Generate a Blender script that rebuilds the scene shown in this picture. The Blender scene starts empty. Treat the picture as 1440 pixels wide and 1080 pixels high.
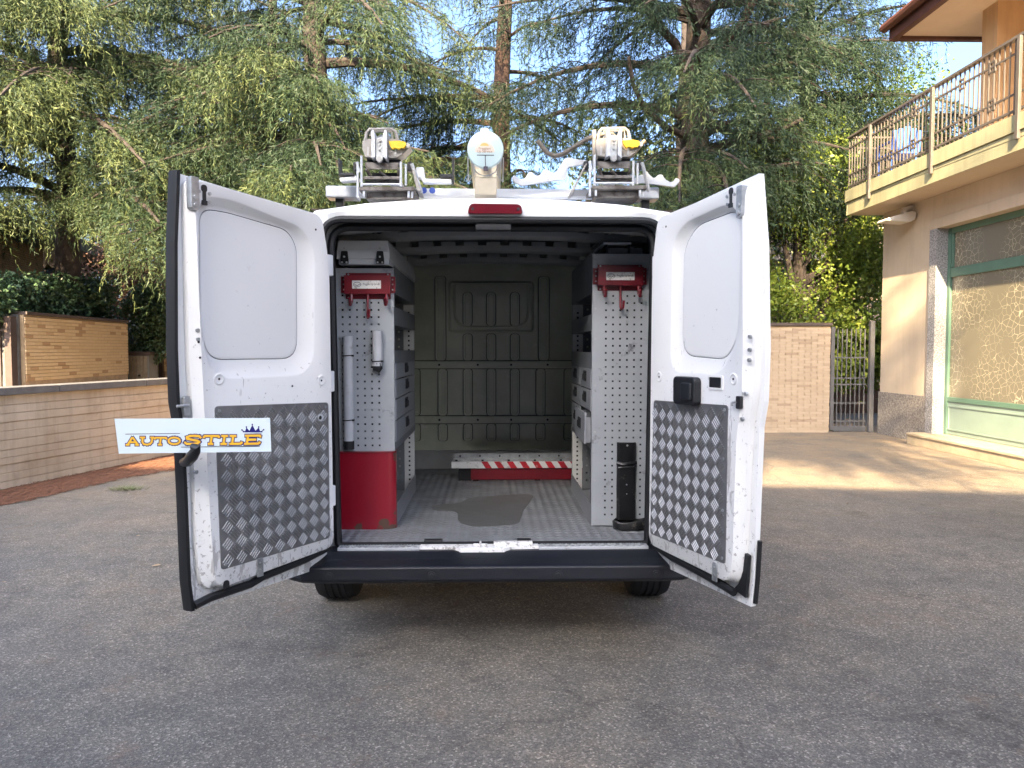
import bpy, math, random
import numpy as np
from mathutils import Vector, Matrix

random.seed(7)
RNG = np.random.default_rng(11)
SC = bpy.context.scene
COL = SC.collection
R = math.radians

# ------------------------------------------------------------------ camera, sky, sun, exposure
CAM_POS = Vector((0.0, 0.0, 1.5))
FPX = 1050.0                                   # focal length in pixels of a 1440 px wide picture
YAW = math.atan(26 / FPX)
PITCH = math.atan(48 / FPX)
cam_data = bpy.data.cameras.new('camera')
cam_data.sensor_width = 36.0
cam_data.lens = 36.0 * FPX / 1440.0
cam_data.clip_start = 0.05
cam_data.clip_end = 600.0
cam = bpy.data.objects.new('camera', cam_data)
COL.objects.link(cam)
cam.location = CAM_POS
cam.rotation_euler = (math.pi / 2 - PITCH, 0, -YAW)
SC.camera = cam

SUN_EL, SUN_AZ = R(28), math.atan2(-0.28, -0.96)       # azimuth from +Y towards +X
SUN_DIR = Vector((math.sin(SUN_AZ) * math.cos(SUN_EL), math.cos(SUN_AZ) * math.cos(SUN_EL), math.sin(SUN_EL)))
world = bpy.data.worlds.new('World')
SC.world = world
world.use_nodes = True
wn = world.node_tree
for n in list(wn.nodes):
    wn.nodes.remove(n)
w_out = wn.nodes.new('ShaderNodeOutputWorld')
w_bg = wn.nodes.new('ShaderNodeBackground')
w_sky = wn.nodes.new('ShaderNodeTexSky')
w_sky.sky_type = 'NISHITA'
w_sky.sun_disc = False
w_sky.sun_elevation = SUN_EL
w_sky.sun_rotation = SUN_AZ
w_sky.air_density = 0.8
w_sky.dust_density = 8.0
w_sky.ozone_density = 4.0
w_bg.inputs['Strength'].default_value = 0.07
wn.links.new(w_sky.outputs[0], w_bg.inputs[0])
wn.links.new(w_bg.outputs[0], w_out.inputs[0])

sun_data = bpy.data.lights.new('sun', 'SUN')
sun_data.energy = 3.1
sun_data.angle = R(0.5)
sun_data.color = (1.0, 0.76, 0.46)
sun = bpy.data.objects.new('sun', sun_data)
COL.objects.link(sun)
sun.rotation_euler = SUN_DIR.to_track_quat('Z', 'Y').to_euler()
sun.location = (-10, -20, 20)

SC.view_settings.view_transform = 'Standard'
SC.view_settings.look = 'None'
SC.view_settings.gamma = 1.0
SC.view_settings.exposure = 3.6
SC.view_settings.use_curve_mapping = False
SC.render.engine = 'CYCLES'
SC.cycles.use_denoising = True
SC.cycles.max_bounces = 6
SC.cycles.transparent_max_bounces = 8
SC.cycles.sample_clamp_indirect = 6.0


# surveyed points: from the camera's own station to a known distance, height or side plane
_F = Vector((math.sin(YAW) * math.cos(PITCH), math.cos(YAW) * math.cos(PITCH), -math.sin(PITCH)))
_R = Vector((math.cos(YAW), -math.sin(YAW), 0))
_U = _R.cross(_F)


def _ray(px, py):
    return _F + _R * ((px - 720) / FPX) + _U * ((540 - py) / FPX)


def at_y(px, py, y):
    d = _ray(px, py)
    return CAM_POS + d * (y / d.y)


def at_z(px, py, z):
    d = _ray(px, py)
    return CAM_POS + d * ((z - CAM_POS.z) / d.z)


def at_x(px, py, x):
    d = _ray(px, py)
    return CAM_POS + d * (x / d.x)


# ------------------------------------------------------------------ materials
MAT = {}


def mat(name, col, rough=0.5, metal=0.0, var=0.0, vscale=4.0, vcol=None, bump=0.0, bscale=60.0,
        dirt=None, dscale=3.0, damt=0.5, coat=0.0, spec=0.5, rand=None, transl=0.0, detail=6.0, dsharp=0.08, streak=0.0):
    m = bpy.data.materials.new(name)
    m.use_nodes = True
    nt = m.node_tree
    b = nt.nodes['Principled BSDF']
    L = nt.links.new
    tc = nt.nodes.new('ShaderNodeTexCoord')
    b.inputs['Roughness'].default_value = rough
    b.inputs['Metallic'].default_value = metal
    b.inputs['Coat Weight'].default_value = coat
    b.inputs['Coat Roughness'].default_value = 0.08
    b.inputs['Specular IOR Level'].default_value = spec
    rgb = nt.nodes.new('ShaderNodeRGB')
    rgb.outputs[0].default_value = (*col, 1)
    cur = rgb.outputs[0]

    def mix(fac, a, c2, blend='MIX'):
        mx = nt.nodes.new('ShaderNodeMix')
        mx.data_type = 'RGBA'
        mx.blend_type = blend
        if isinstance(fac, float):
            mx.inputs[0].default_value = fac
        else:
            L(fac, mx.inputs[0])
        L(a, mx.inputs[6])
        if isinstance(c2, tuple):
            mx.inputs[7].default_value = (*c2, 1)
        else:
            L(c2, mx.inputs[7])
        return mx.outputs[2]

    def noise(scale, detail=6.0, rough=0.6):
        n = nt.nodes.new('ShaderNodeTexNoise')
        n.inputs['Scale'].default_value = scale
        n.inputs['Detail'].default_value = detail
        n.inputs['Roughness'].default_value = rough
        L(tc.outputs['Object'], n.inputs['Vector'])
        return n.outputs[0]

    def ramp(src, lo, hi):
        r = nt.nodes.new('ShaderNodeMapRange')
        r.inputs[1].default_value = lo
        r.inputs[2].default_value = hi
        L(src, r.inputs[0])
        return r.outputs[0]

    if rand:
        oi = nt.nodes.new('ShaderNodeObjectInfo')
        cr = nt.nodes.new('ShaderNodeValToRGB')
        cr.color_ramp.interpolation = 'LINEAR'
        els = cr.color_ramp.elements
        while len(els) < len(rand):
            els.new(0.5)
        for i, (p, c) in enumerate(rand):
            els[i].position = p
            els[i].color = (*c, 1)
        L(oi.outputs['Random'], cr.inputs[0])
        cur = cr.outputs[0]
    if var > 0:
        f = ramp(noise(vscale, detail), 0.35, 0.65)
        c2 = vcol if vcol else tuple(c * (1 - var) for c in col)
        mm = nt.nodes.new('ShaderNodeMath')
        mm.operation = 'MULTIPLY'
        L(f, mm.inputs[0])
        mm.inputs[1].default_value = 1.0 if vcol is None else var
        cur = mix(mm.outputs[0], cur, c2)
    if streak > 0:                                                 # rain runs: noise drawn out down the wall
        mp = nt.nodes.new('ShaderNodeMapping')
        mp.inputs['Scale'].default_value = (1.0, 1.0, 0.07)
        L(tc.outputs['Object'], mp.inputs[0])
        ns = nt.nodes.new('ShaderNodeTexNoise')
        ns.inputs['Scale'].default_value = 7.0
        ns.inputs['Detail'].default_value = 7.0
        ns.inputs['Roughness'].default_value = 0.7
        L(mp.outputs[0], ns.inputs['Vector'])
        mm = nt.nodes.new('ShaderNodeMath')
        mm.operation = 'MULTIPLY'
        L(ramp(ns.outputs[0], 0.46, 0.72), mm.inputs[0])
        mm.inputs[1].default_value = streak * 1.6
        cur = mix(mm.outputs[0], cur, tuple(c * 0.42 for c in col))
    if dirt:
        f = ramp(noise(dscale, 8.0, 0.7), 0.62 - damt * 0.3, 0.62 - damt * 0.3 + dsharp)
        cur = mix(f, cur, dirt)
    L(cur, b.inputs['Base Color'])
    if bump > 0:
        bp = nt.nodes.new('ShaderNodeBump')
        bp.inputs['Strength'].default_value = bump
        bp.inputs['Distance'].default_value = 0.01
        L(noise(bscale), bp.inputs['Height'])
        L(bp.outputs[0], b.inputs['Normal'])
    if transl > 0:
        out = nt.nodes['Material Output']
        tr = nt.nodes.new('ShaderNodeBsdfTranslucent')
        L(cur, tr.inputs[0])
        ms = nt.nodes.new('ShaderNodeMixShader')
        ms.inputs[0].default_value = transl
        L(b.outputs[0], ms.inputs[1])
        L(tr.outputs[0], ms.inputs[2])
        L(ms.outputs[0], out.inputs[0])
    MAT[name] = m
    return m


mat('van_white', (0.80, 0.81, 0.81), 0.28, coat=0.5, var=0.04, vscale=3)
mat('door_white', (0.74, 0.738, 0.722), 0.33, coat=0.25)


def scuffs():
    """worn paint on the door linings: dark rubs and fine scratches, thickest low down and round the plates"""
    m = MAT['door_white']
    nt = m.node_tree
    L = nt.links.new
    b = nt.nodes['Principled BSDF']
    tc = nt.nodes.new('ShaderNodeTexCoord')
    src = b.inputs['Base Color'].links[0].from_socket

    def tex(scale, stretch, detail):
        mp = nt.nodes.new('ShaderNodeMapping')
        mp.inputs['Scale'].default_value = stretch
        mp.inputs['Rotation'].default_value = (0.3, 0.2, 0.4)
        L(tc.outputs['Object'], mp.inputs[0])
        n = nt.nodes.new('ShaderNodeTexNoise')
        n.inputs['Scale'].default_value = scale
        n.inputs['Detail'].default_value = detail
        n.inputs['Roughness'].default_value = 0.7
        L(mp.outputs[0], n.inputs['Vector'])
        return n.outputs[0]

    def rng(s, lo, hi, a=0.0, c=1.0):
        r = nt.nodes.new('ShaderNodeMapRange')
        r.inputs[1].default_value, r.inputs[2].default_value = lo, hi
        r.inputs[3].default_value, r.inputs[4].default_value = a, c
        L(s, r.inputs[0])
        return r.outputs[0]

    def op(kind, a, c):
        x = nt.nodes.new('ShaderNodeMath')
        x.operation = kind
        L(a, x.inputs[0])
        if isinstance(c, float):
            x.inputs[1].default_value = c
        else:
            L(c, x.inputs[1])
        return x.outputs[0]
    sp = nt.nodes.new('ShaderNodeSeparateXYZ')
    L(tc.outputs['Object'], sp.inputs[0])
    low = rng(sp.outputs[2], 1.75, 0.55, 0.0, 0.105)
    speck = rng(op('ADD', tex(46, (1, 1, 1), 7), low), 0.665, 0.70)
    rub = rng(op('ADD', tex(7, (1, 1, 1), 8), low), 0.67, 0.80, 0.0, 0.6)
    scr = rng(op('ADD', tex(16, (1, 1, .14), 5), low), 0.685, 0.70, 0.0, 0.8)
    f = op('MAXIMUM', op('MAXIMUM', speck, rub), scr)
    mx = nt.nodes.new('ShaderNodeMix')
    mx.data_type = 'RGBA'
    L(op('MULTIPLY', f, 0.75), mx.inputs[0])
    L(src, mx.inputs[6])
    mx.inputs[7].default_value = (0.27, 0.25, 0.235, 1)
    L(mx.outputs[2], b.inputs['Base Color'])


scuffs()
mat('scuffed_white', (0.78, 0.77, 0.75), 0.45, dirt=(0.30, 0.28, 0.26), dscale=38, damt=0.32, dsharp=0.10)
mat('rubber', (0.0055, 0.006, 0.0075), 0.6, var=0.4, vscale=20)
mat('bumper_black', (0.0055, 0.0068, 0.012), 0.45, bump=0.15, bscale=300, var=0.3, vscale=6)
mat('plastic_dark', (0.013, 0.014, 0.017), 0.4)
mat('jamb_dark', (0.013, 0.0145, 0.019), 0.5, var=0.3, vscale=5)
mat('grey_inside', (0.30, 0.305, 0.30), 0.5, var=0.25, vscale=3)
mat('bulkhead', (0.58, 0.61, 0.49), 0.22, var=0.25, vscale=2.2, spec=0.7, coat=0.5, dirt=(0.62, 0.62, 0.56), dscale=6, damt=0.04, bump=0.22, bscale=5)
mat('alu_tread', (0.36, 0.36, 0.36), 0.42, metal=0.75, var=0.25, vscale=12)
mat('alu_plate', (0.27, 0.27, 0.275), 0.5, metal=0.7, var=0.25, vscale=9)
mat('floor_plate', (0.29, 0.30, 0.315), 0.5, metal=0.45, var=0.35, vscale=3.5, dirt=(0.40, 0.39, 0.37), dscale=6, damt=0.25, dsharp=0.3)
mat('floor_tread', (0.36, 0.37, 0.38), 0.42, metal=0.55, var=0.35, vscale=6)
mat('wet_stain', (0.122, 0.124, 0.124), 0.35, var=0.25, vscale=14)
mat('peg_grey', (0.33, 0.35, 0.37), 0.42, var=0.12, vscale=4, dirt=(0.11, 0.11, 0.12), dscale=9, damt=0.14, dsharp=0.10)
mat('shelf_grey', (0.17, 0.18, 0.19), 0.45, var=0.2, vscale=5)
mat('drawer_grey', (0.27, 0.28, 0.30), 0.4, var=0.12, vscale=5)
mat('upright_white', (0.62, 0.62, 0.59), 0.5, var=0.1, vscale=9)
mat('galvanised', (0.48, 0.50, 0.51), 0.38, metal=0.6, var=0.4, vscale=14)
mat('galv_white', (0.54, 0.56, 0.58), 0.42, metal=0.25, var=0.15, vscale=9, dirt=(0.35, 0.33, 0.30), dscale=16, damt=0.1)
mat('steel', (0.42, 0.42, 0.42), 0.35, metal=0.9, var=0.2, vscale=20)
mat('case_alu', (0.66, 0.69, 0.72), 0.38, metal=0.1, var=0.08, vscale=4)
mat('clamp_beige', (0.345, 0.325, 0.295), 0.5, metal=0.1, var=0.25, vscale=14, dirt=(0.13, 0.105, 0.085), dscale=20, damt=0.34, dsharp=0.14)
mat('clamp_grey', (0.19, 0.175, 0.16), 0.45, metal=0.3, var=0.35, vscale=18, dirt=(0.075, 0.062, 0.052), dscale=20, damt=0.4)
mat('yellow', (0.80, 0.50, 0.015), 0.5, var=0.15, vscale=15)
mat('pipe_beige', (0.50, 0.44, 0.33), 0.35, var=0.2, vscale=5, coat=0.2)
mat('cap_blue', (0.45, 0.57, 0.58), 0.35, var=0.06, vscale=7)
mat('sticker_cream', (0.58, 0.50, 0.41), 0.5)
mat('sticker_white', (0.74, 0.74, 0.71), 0.5, dirt=(0.35, 0.30, 0.27), dscale=45, damt=0.22)
mat('ink', (0.06, 0.05, 0.07), 0.6)
mat('ink_brown', (0.22, 0.13, 0.10), 0.6)
mat('orange_print', (0.75, 0.40, 0.13), 0.6)
mat('red_paint', (0.19, 0.005, 0.014), 0.35, coat=0.3, var=0.25, vscale=7)
mat('red_light', (0.12, 0.003, 0.010), 0.2, coat=0.6)
mat('red_stripe', (0.50, 0.015, 0.03), 0.4, dirt=(0.5, 0.45, 0.45), dscale=30, damt=0.12)
mat('white_stripe', (0.72, 0.72, 0.72), 0.45, dirt=(0.3, 0.3, 0.3), dscale=18, damt=0.2)
mat('tube_pale', (0.47, 0.48, 0.50), 0.45, var=0.12, vscale=12, dirt=(0.35, 0.34, 0.33), dscale=16, damt=0.12)
mat('tyre', (0.013, 0.013, 0.015), 0.75, bump=0.2, bscale=90, var=0.3, vscale=8)
mat('rim', (0.30, 0.30, 0.31), 0.4, metal=0.5)
mat('glass_dark', (0.02, 0.025, 0.03), 0.05, spec=0.8)
mat('navy', (0.012, 0.012, 0.16), 0.5)
mat('black_line', (0.015, 0.015, 0.03), 0.5)
mat('gold', (0.85, 0.47, 0.03), 0.5)
mat('sign_white', (0.70, 0.80, 0.84), 0.3, coat=0.3)
mat('blue_sticker', (0.06, 0.12, 0.50), 0.5)
mat('wood_pipe', (0.15, 0.125, 0.095), 0.55, var=0.35, vscale=25)
mat('black_strap', (0.009, 0.009, 0.010), 0.3, bump=0.5, bscale=28, dirt=(0.16, 0.14, 0.12), dscale=14, damt=0.12)
mat('stucco', (0.50, 0.415, 0.315), 0.9, streak=0.12, var=0.14, vscale=1.3, bump=0.35, bscale=140)
mat('stucco_orange', (0.56, 0.36, 0.19), 0.9, streak=0.2, var=0.12, vscale=2.0, bump=0.35, bscale=140)
mat('plinth', (0.30, 0.275, 0.25), 0.85, var=0.65, vscale=34, bump=1.0, bscale=50, detail=3.0, dirt=(0.10, 0.092, 0.085), dscale=7, damt=0.3, dsharp=0.2)
mat('granite', (0.36, 0.36, 0.37), 0.6, var=0.70, vscale=48, detail=2.0)
mat('soffit', (0.57, 0.46, 0.345), 0.9, var=0.08, vscale=2)
mat('fascia_green', (0.32, 0.305, 0.185), 0.7, streak=0.35, var=0.14, vscale=2.5)
mat('rail_metal', (0.10, 0.088, 0.078), 0.5, metal=0.1, var=0.2, vscale=10)
mat('roof_brown', (0.105, 0.040, 0.027), 0.6, var=0.3, vscale=4)
mat('door_green', (0.20, 0.275, 0.24), 0.5, var=0.10, vscale=2.5)
mat('frame_green', (0.085, 0.165, 0.125), 0.45, var=0.12, vscale=4)
mat('step_stone', (0.38, 0.32, 0.225), 0.85, var=0.25, vscale=5, bump=0.3, bscale=70)
mat('gate_metal', (0.105, 0.105, 0.112), 0.5, metal=0.2, var=0.2, vscale=10)
mat('gate_brown', (0.060, 0.040, 0.035), 0.5, var=0.2, vscale=10)
mat('mortar', (0.44, 0.335, 0.215), 0.95, var=0.2, vscale=8, bump=0.4, bscale=90)
mat('grime_shade_line', (0.10, 0.105, 0.085), 0.6)
mat('roof_skin', (0.055, 0.057, 0.06), 0.6, var=0.2, vscale=4)
mat('brick_gold', (0.5, 0.35, 0.19), 0.9, bump=0.5, bscale=55,
    rand=[(0.0, (0.55, 0.41, 0.235)), (0.45, (0.62, 0.475, 0.29)), (0.90, (0.58, 0.43, 0.25)), (0.93, (0.43, 0.29, 0.16)), (1.0, (0.40, 0.26, 0.145))])
mat('brick_pale', (0.45, 0.36, 0.25), 0.9, bump=0.5, bscale=55,
    rand=[(0.0, (0.37, 0.285, 0.20)), (0.5, (0.43, 0.335, 0.24)), (0.88, (0.40, 0.31, 0.22)), (0.93, (0.32, 0.24, 0.17)), (1.0, (0.29, 0.215, 0.15))])
mat('brick_mix', (0.425, 0.33, 0.235), 0.9, var=0.30, vscale=6, bump=0.5, bscale=55)
mat('house_brick', (0.34, 0.21, 0.10), 0.9, var=0.3, vscale=6, bump=0.4, bscale=50)
mat('coping_brown', (0.075, 0.055, 0.048), 0.7, var=0.25, vscale=6)
mat('coping_grey', (0.135, 0.135, 0.135), 0.8, var=0.3, vscale=7, bump=0.3, bscale=60)
mat('board_concrete', (0.50, 0.405, 0.29), 0.9, var=0.18, vscale=1.7, bump=0.5, bscale=45, dirt=(0.27, 0.22, 0.16), dscale=3.2, damt=0.22, dsharp=0.3,
    rand=[(0.0, (0.53, 0.455, 0.35)), (1.0, (0.565, 0.485, 0.375))], streak=0.28)
mat('old_wood', (0.27, 0.22, 0.16), 0.85, var=0.3, vscale=8)
mat('roof_tile', (0.40, 0.33, 0.27), 0.9, rand=[(0.0, (0.34, 0.28, 0.23)), (1.0, (0.46, 0.39, 0.32))])
mat('soffit_dark', (0.045, 0.042, 0.042), 0.7)
mat('bark', (0.040, 0.031, 0.027), 0.95, var=0.5, vscale=9, bump=1.0, bscale=18)
mat('bark_red', (0.048, 0.028, 0.022), 0.95, var=0.5, vscale=9, bump=1.0, bscale=18)
mat('chair_blue', (0.05, 0.13, 0.48), 0.45)
mat('lamp_housing', (0.60, 0.56, 0.50), 0.5)
mat('planter_brown', (0.20, 0.12, 0.085), 0.85, var=0.2, vscale=5)
mat('plaster_far', (0.48, 0.36, 0.27), 0.9)
mat('dry_leaf', (0.42, 0.30, 0.17), 0.8, var=0.3, vscale=20)
mat('litter', (0.215, 0.095, 0.052), 0.95, var=0.45, vscale=26, bump=1.0, bscale=70)
mat('weed', (0.12, 0.14, 0.05), 0.8)
mat('house_pale', (0.45, 0.40, 0.34), 0.9)
mat('shutter_green', (0.06, 0.10, 0.07), 0.6)


def foliage_mat(name, dark, mid, light, transl=0.3, rough=0.6):
    """leaf colour: each leaf or spray carries its own age tint (attribute 'tint')"""
    m = mat(name, mid, rough, spec=0.3, transl=transl)
    nt = m.node_tree
    at = nt.nodes.new('ShaderNodeAttribute')
    at.attribute_name = 'tint'
    cr = nt.nodes.new('ShaderNodeValToRGB')
    e = cr.color_ramp.elements
    e[0].position, e[0].color = 0.0, (*dark, 1)
    e[1].position, e[1].color = 1.0, (*light, 1)
    k = e.new(0.5)
    k.color = (*mid, 1)
    nt.links.new(at.outputs['Fac'], cr.inputs[0])
    nt.links.new(cr.outputs[0], nt.nodes['Principled BSDF'].inputs['Base Color'])
    for n in nt.nodes:
        if n.type == 'BSDF_TRANSLUCENT':
            nt.links.new(cr.outputs[0], n.inputs[0])
    return m


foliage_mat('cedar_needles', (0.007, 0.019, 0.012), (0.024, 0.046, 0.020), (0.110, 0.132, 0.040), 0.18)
foliage_mat('broad_leaves', (0.040, 0.080, 0.018), (0.125, 0.185, 0.032), (0.26, 0.30, 0.055), 0.40, 0.4)
foliage_mat('ivy_leaves', (0.028, 0.058, 0.032), (0.052, 0.098, 0.050), (0.105, 0.16, 0.075), 0.18, 0.35)
foliage_mat('plum_leaves', (0.11, 0.060, 0.048), (0.20, 0.115, 0.085), (0.34, 0.25, 0.19), 0.3)
foliage_mat('wood_leaves', (0.020, 0.034, 0.018), (0.036, 0.055, 0.024), (0.070, 0.090, 0.035), 0.25)


def asphalt_material():
    m = bpy.data.materials.new('asphalt')
    m.use_nodes = True
    nt = m.node_tree
    L = nt.links.new
    b = nt.nodes['Principled BSDF']
    tc = nt.nodes.new('ShaderNodeTexCoord')

    def noise(scale, detail, rough=0.6):
        n = nt.nodes.new('ShaderNodeTexNoise')
        n.inputs['Scale'].default_value = scale
        n.inputs['Detail'].default_value = detail
        n.inputs['Roughness'].default_value = rough
        L(tc.outputs['Object'], n.inputs['Vector'])
        return n.outputs[0]

    def cramp(src, stops):
        c = nt.nodes.new('ShaderNodeValToRGB')
        e = c.color_ramp.elements
        while len(e) < len(stops):
            e.new(0.5)
        for i, (p, col) in enumerate(stops):
            e[i].position = p
            e[i].color = (*col, 1)
        L(src, c.inputs[0])
        return c.outputs[0]

    def mix(f, a, c, blend='MIX'):
        x = nt.nodes.new('ShaderNodeMix')
        x.data_type = 'RGBA'
        x.blend_type = blend
        if isinstance(f, float):
            x.inputs[0].default_value = f
        else:
            L(f, x.inputs[0])
        L(a, x.inputs[6])
        L(c, x.inputs[7])
        return x.outputs[2]

    vor = nt.nodes.new('ShaderNodeTexVoronoi')
    vor.inputs['Scale'].default_value = 135
    L(tc.outputs['Object'], vor.inputs['Vector'])
    sep = nt.nodes.new('ShaderNodeSeparateColor')
    L(vor.outputs['Color'], sep.inputs[0])
    stones = cramp(sep.outputs[0], [(0.0, (0.055, 0.052, 0.049)), (0.45, (0.122, 0.116, 0.110)), (0.80, (0.205, 0.194, 0.184)), (0.94, (0.33, 0.31, 0.29)), (1.0, (0.55, 0.52, 0.48))])
    fine = cramp(noise(260, 3), [(0.30, (0.068, 0.065, 0.062)), (0.70, (0.215, 0.205, 0.194))])
    c = mix(0.45, stones, fine)
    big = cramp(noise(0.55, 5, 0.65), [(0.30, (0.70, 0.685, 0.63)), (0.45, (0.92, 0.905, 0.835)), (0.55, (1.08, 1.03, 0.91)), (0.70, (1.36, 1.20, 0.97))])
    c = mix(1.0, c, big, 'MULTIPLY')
    mid = cramp(noise(5.0, 6, 0.7), [(0.30, (0.74, 0.74, 0.75)), (0.60, (1.08, 1.07, 1.05))])
    c = mix(0.9, c, mid, 'MULTIPLY')
    stain = cramp(noise(1.25, 8, 0.72), [(0.28, (0.52, 0.50, 0.49)), (0.42, (1.0, 1.0, 1.0))])       # oil and damp blots
    c = mix(0.8, c, stain, 'MULTIPLY')
    pale = cramp(noise(0.9, 9, 0.75), [(0.58, (1.0, 1.0, 1.0)), (0.70, (1.35, 1.30, 1.22))])
    c = mix(0.8, c, pale, 'MULTIPLY')
    rust = cramp(noise(3.1, 7, 0.75), [(0.57, (0, 0, 0)), (0.72, (0.42, 0.42, 0.42))])
    rd = nt.nodes.new('ShaderNodeRGB')
    rd.outputs[0].default_value = (0.20, 0.125, 0.075, 1)
    c = mix(rust, c, rd.outputs[0])
    # far yard beyond the van: dust tone with the sun's warmth put in
    sx = nt.nodes.new('ShaderNodeSeparateXYZ')
    L(tc.outputs['Object'], sx.inputs[0])
    mr = nt.nodes.new('ShaderNodeMapRange')
    mr.inputs[1].default_value = 5.5
    mr.inputs[2].default_value = 10.0
    L(sx.outputs[1], mr.inputs[0])
    dn = nt.nodes.new('ShaderNodeMath')
    dn.operation = 'MULTIPLY'
    L(mr.outputs[0], dn.inputs[0])
    L(cramp(noise(1.6, 6, 0.7), [(0.35, (0.15,) * 3), (0.65, (0.8,) * 3)]), dn.inputs[1])
    du = nt.nodes.new('ShaderNodeRGB')
    du.outputs[0].default_value = (0.28, 0.205, 0.130, 1)
    c = mix(dn.outputs[0], c, du.outputs[0])
    # hairline cracks
    wv = nt.nodes.new('ShaderNodeTexVoronoi')
    wv.feature = 'DISTANCE_TO_EDGE'
    wv.inputs['Scale'].default_value = 0.32
    nv = nt.nodes.new('ShaderNodeTexNoise')
    nv.inputs['Scale'].default_value = 1.6
    nv.inputs['Detail'].default_value = 6
    L(tc.outputs['Object'], nv.inputs['Vector'])
    va = nt.nodes.new('ShaderNodeMix')
    va.data_type = 'VECTOR'
    va.inputs[0].default_value = 0.35
    L(tc.outputs['Object'], va.inputs[4])
    L(nv.outputs[1], va.inputs[5])
    L(va.outputs[1], wv.inputs['Vector'])
    crk = cramp(wv.outputs[0], [(0.0, (0.72,) * 3), (0.004, (1.0,) * 3)])
    c = mix(0.8, c, crk, 'MULTIPLY')
    L(c, b.inputs['Base Color'])
    b.inputs['Roughness'].default_value = 0.85
    bp = nt.nodes.new('ShaderNodeBump')
    bp.inputs['Strength'].default_value = 0.55
    bp.inputs['Distance'].default_value = 0.006
    L(vor.outputs['Distance'], bp.inputs['Height'])
    L(bp.outputs[0], b.inputs['Normal'])
    MAT['asphalt'] = m


asphalt_material()


def crackle_glass():
    """obscure glass with a crackle pattern printed on it"""
    m = mat('crackle_glass', (0.30, 0.265, 0.175), 0.22, spec=0.5)
    nt = m.node_tree
    L = nt.links.new
    tc = nt.nodes.new('ShaderNodeTexCoord')
    nz = nt.nodes.new('ShaderNodeTexNoise')
    nz.inputs['Scale'].default_value = 3.0
    nz.inputs['Detail'].default_value = 3
    L(tc.outputs['Object'], nz.inputs['Vector'])
    mx = nt.nodes.new('ShaderNodeMix')
    mx.data_type = 'VECTOR'
    mx.inputs[0].default_value = 0.12
    L(tc.outputs['Object'], mx.inputs[4])
    L(nz.outputs[1], mx.inputs[5])
    v = nt.nodes.new('ShaderNodeTexVoronoi')
    v.feature = 'DISTANCE_TO_EDGE'
    v.inputs['Scale'].default_value = 12.0
    L(mx.outputs[1], v.inputs['Vector'])
    n2 = nt.nodes.new('ShaderNodeTexNoise')
    n2.inputs['Scale'].default_value = 1.3
    L(tc.outputs['Object'], n2.inputs['Vector'])
    th = nt.nodes.new('ShaderNodeMapRange')
    th.inputs[1].default_value = 0.38
    th.inputs[2].default_value = 0.56
    th.inputs[3].default_value = 0.0
    th.inputs[4].default_value = 0.026
    L(n2.outputs[0], th.inputs[0])
    lt = nt.nodes.new('ShaderNodeMath')
    lt.operation = 'LESS_THAN'
    L(v.outputs[0], lt.inputs[0])
    L(th.outputs[0], lt.inputs[1])
    c = nt.nodes.new('ShaderNodeMix')
    c.data_type = 'RGBA'
    L(lt.outputs[0], c.inputs[0])
    c.inputs[6].default_value = (0.150, 0.138, 0.104, 1)
    c.inputs[7].default_value = (0.36, 0.335, 0.245, 1)
    L(c.outputs[2], nt.nodes['Principled BSDF'].inputs['Base Color'])


crackle_glass()


def rusty_red():
    m = mat('red_rusty', (0.34, 0.008, 0.022), 0.3, coat=0.35)
    nt = m.node_tree
    L = nt.links.new
    tc = nt.nodes.new('ShaderNodeTexCoord')
    sp = nt.nodes.new('ShaderNodeSeparateXYZ')
    L(tc.outputs['Object'], sp.inputs[0])
    n = nt.nodes.new('ShaderNodeTexNoise')
    n.inputs['Scale'].default_value = 13
    n.inputs['Detail'].default_value = 7
    L(tc.outputs['Object'], n.inputs['Vector'])
    # chips along the bottom rim and up the aisle corner
    zb = nt.nodes.new('ShaderNodeMapRange')
    zb.inputs[1].default_value = 0.0
    zb.inputs[2].default_value = 0.10
    zb.inputs[3].default_value = 0.29
    zb.inputs[4].default_value = 0.0
    L(sp.outputs[2], zb.inputs[0])
    xb = nt.nodes.new('ShaderNodeMapRange')
    xb.inputs[1].default_value = 0.20
    xb.inputs[2].default_value = 0.31
    xb.inputs[3].default_value = -0.12
    xb.inputs[4].default_value = 0.12
    L(sp.outputs[0], xb.inputs[0])
    a1 = nt.nodes.new('ShaderNodeMath')
    a1.operation = 'ADD'
    L(zb.outputs[0], a1.inputs[0])
    L(xb.outputs[0], a1.inputs[1])
    a2 = nt.nodes.new('ShaderNodeMath')
    a2.operation = 'ADD'
    L(a1.outputs[0], a2.inputs[0])
    L(n.outputs[0], a2.inputs[1])
    mr = nt.nodes.new('ShaderNodeMapRange')
    mr.inputs[1].default_value = 0.72
    mr.inputs[2].default_value = 0.76
    L(a2.outputs[0], mr.inputs[0])
    c = nt.nodes.new('ShaderNodeMix')
    c.data_type = 'RGBA'
    L(mr.outputs[0], c.inputs[0])
    c.inputs[6].default_value = (0.235, 0.005, 0.016, 1)
    c.inputs[7].default_value = (0.085, 0.050, 0.034, 1)
    L(c.outputs[2], nt.nodes['Principled BSDF'].inputs['Base Color'])


rusty_red()


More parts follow.
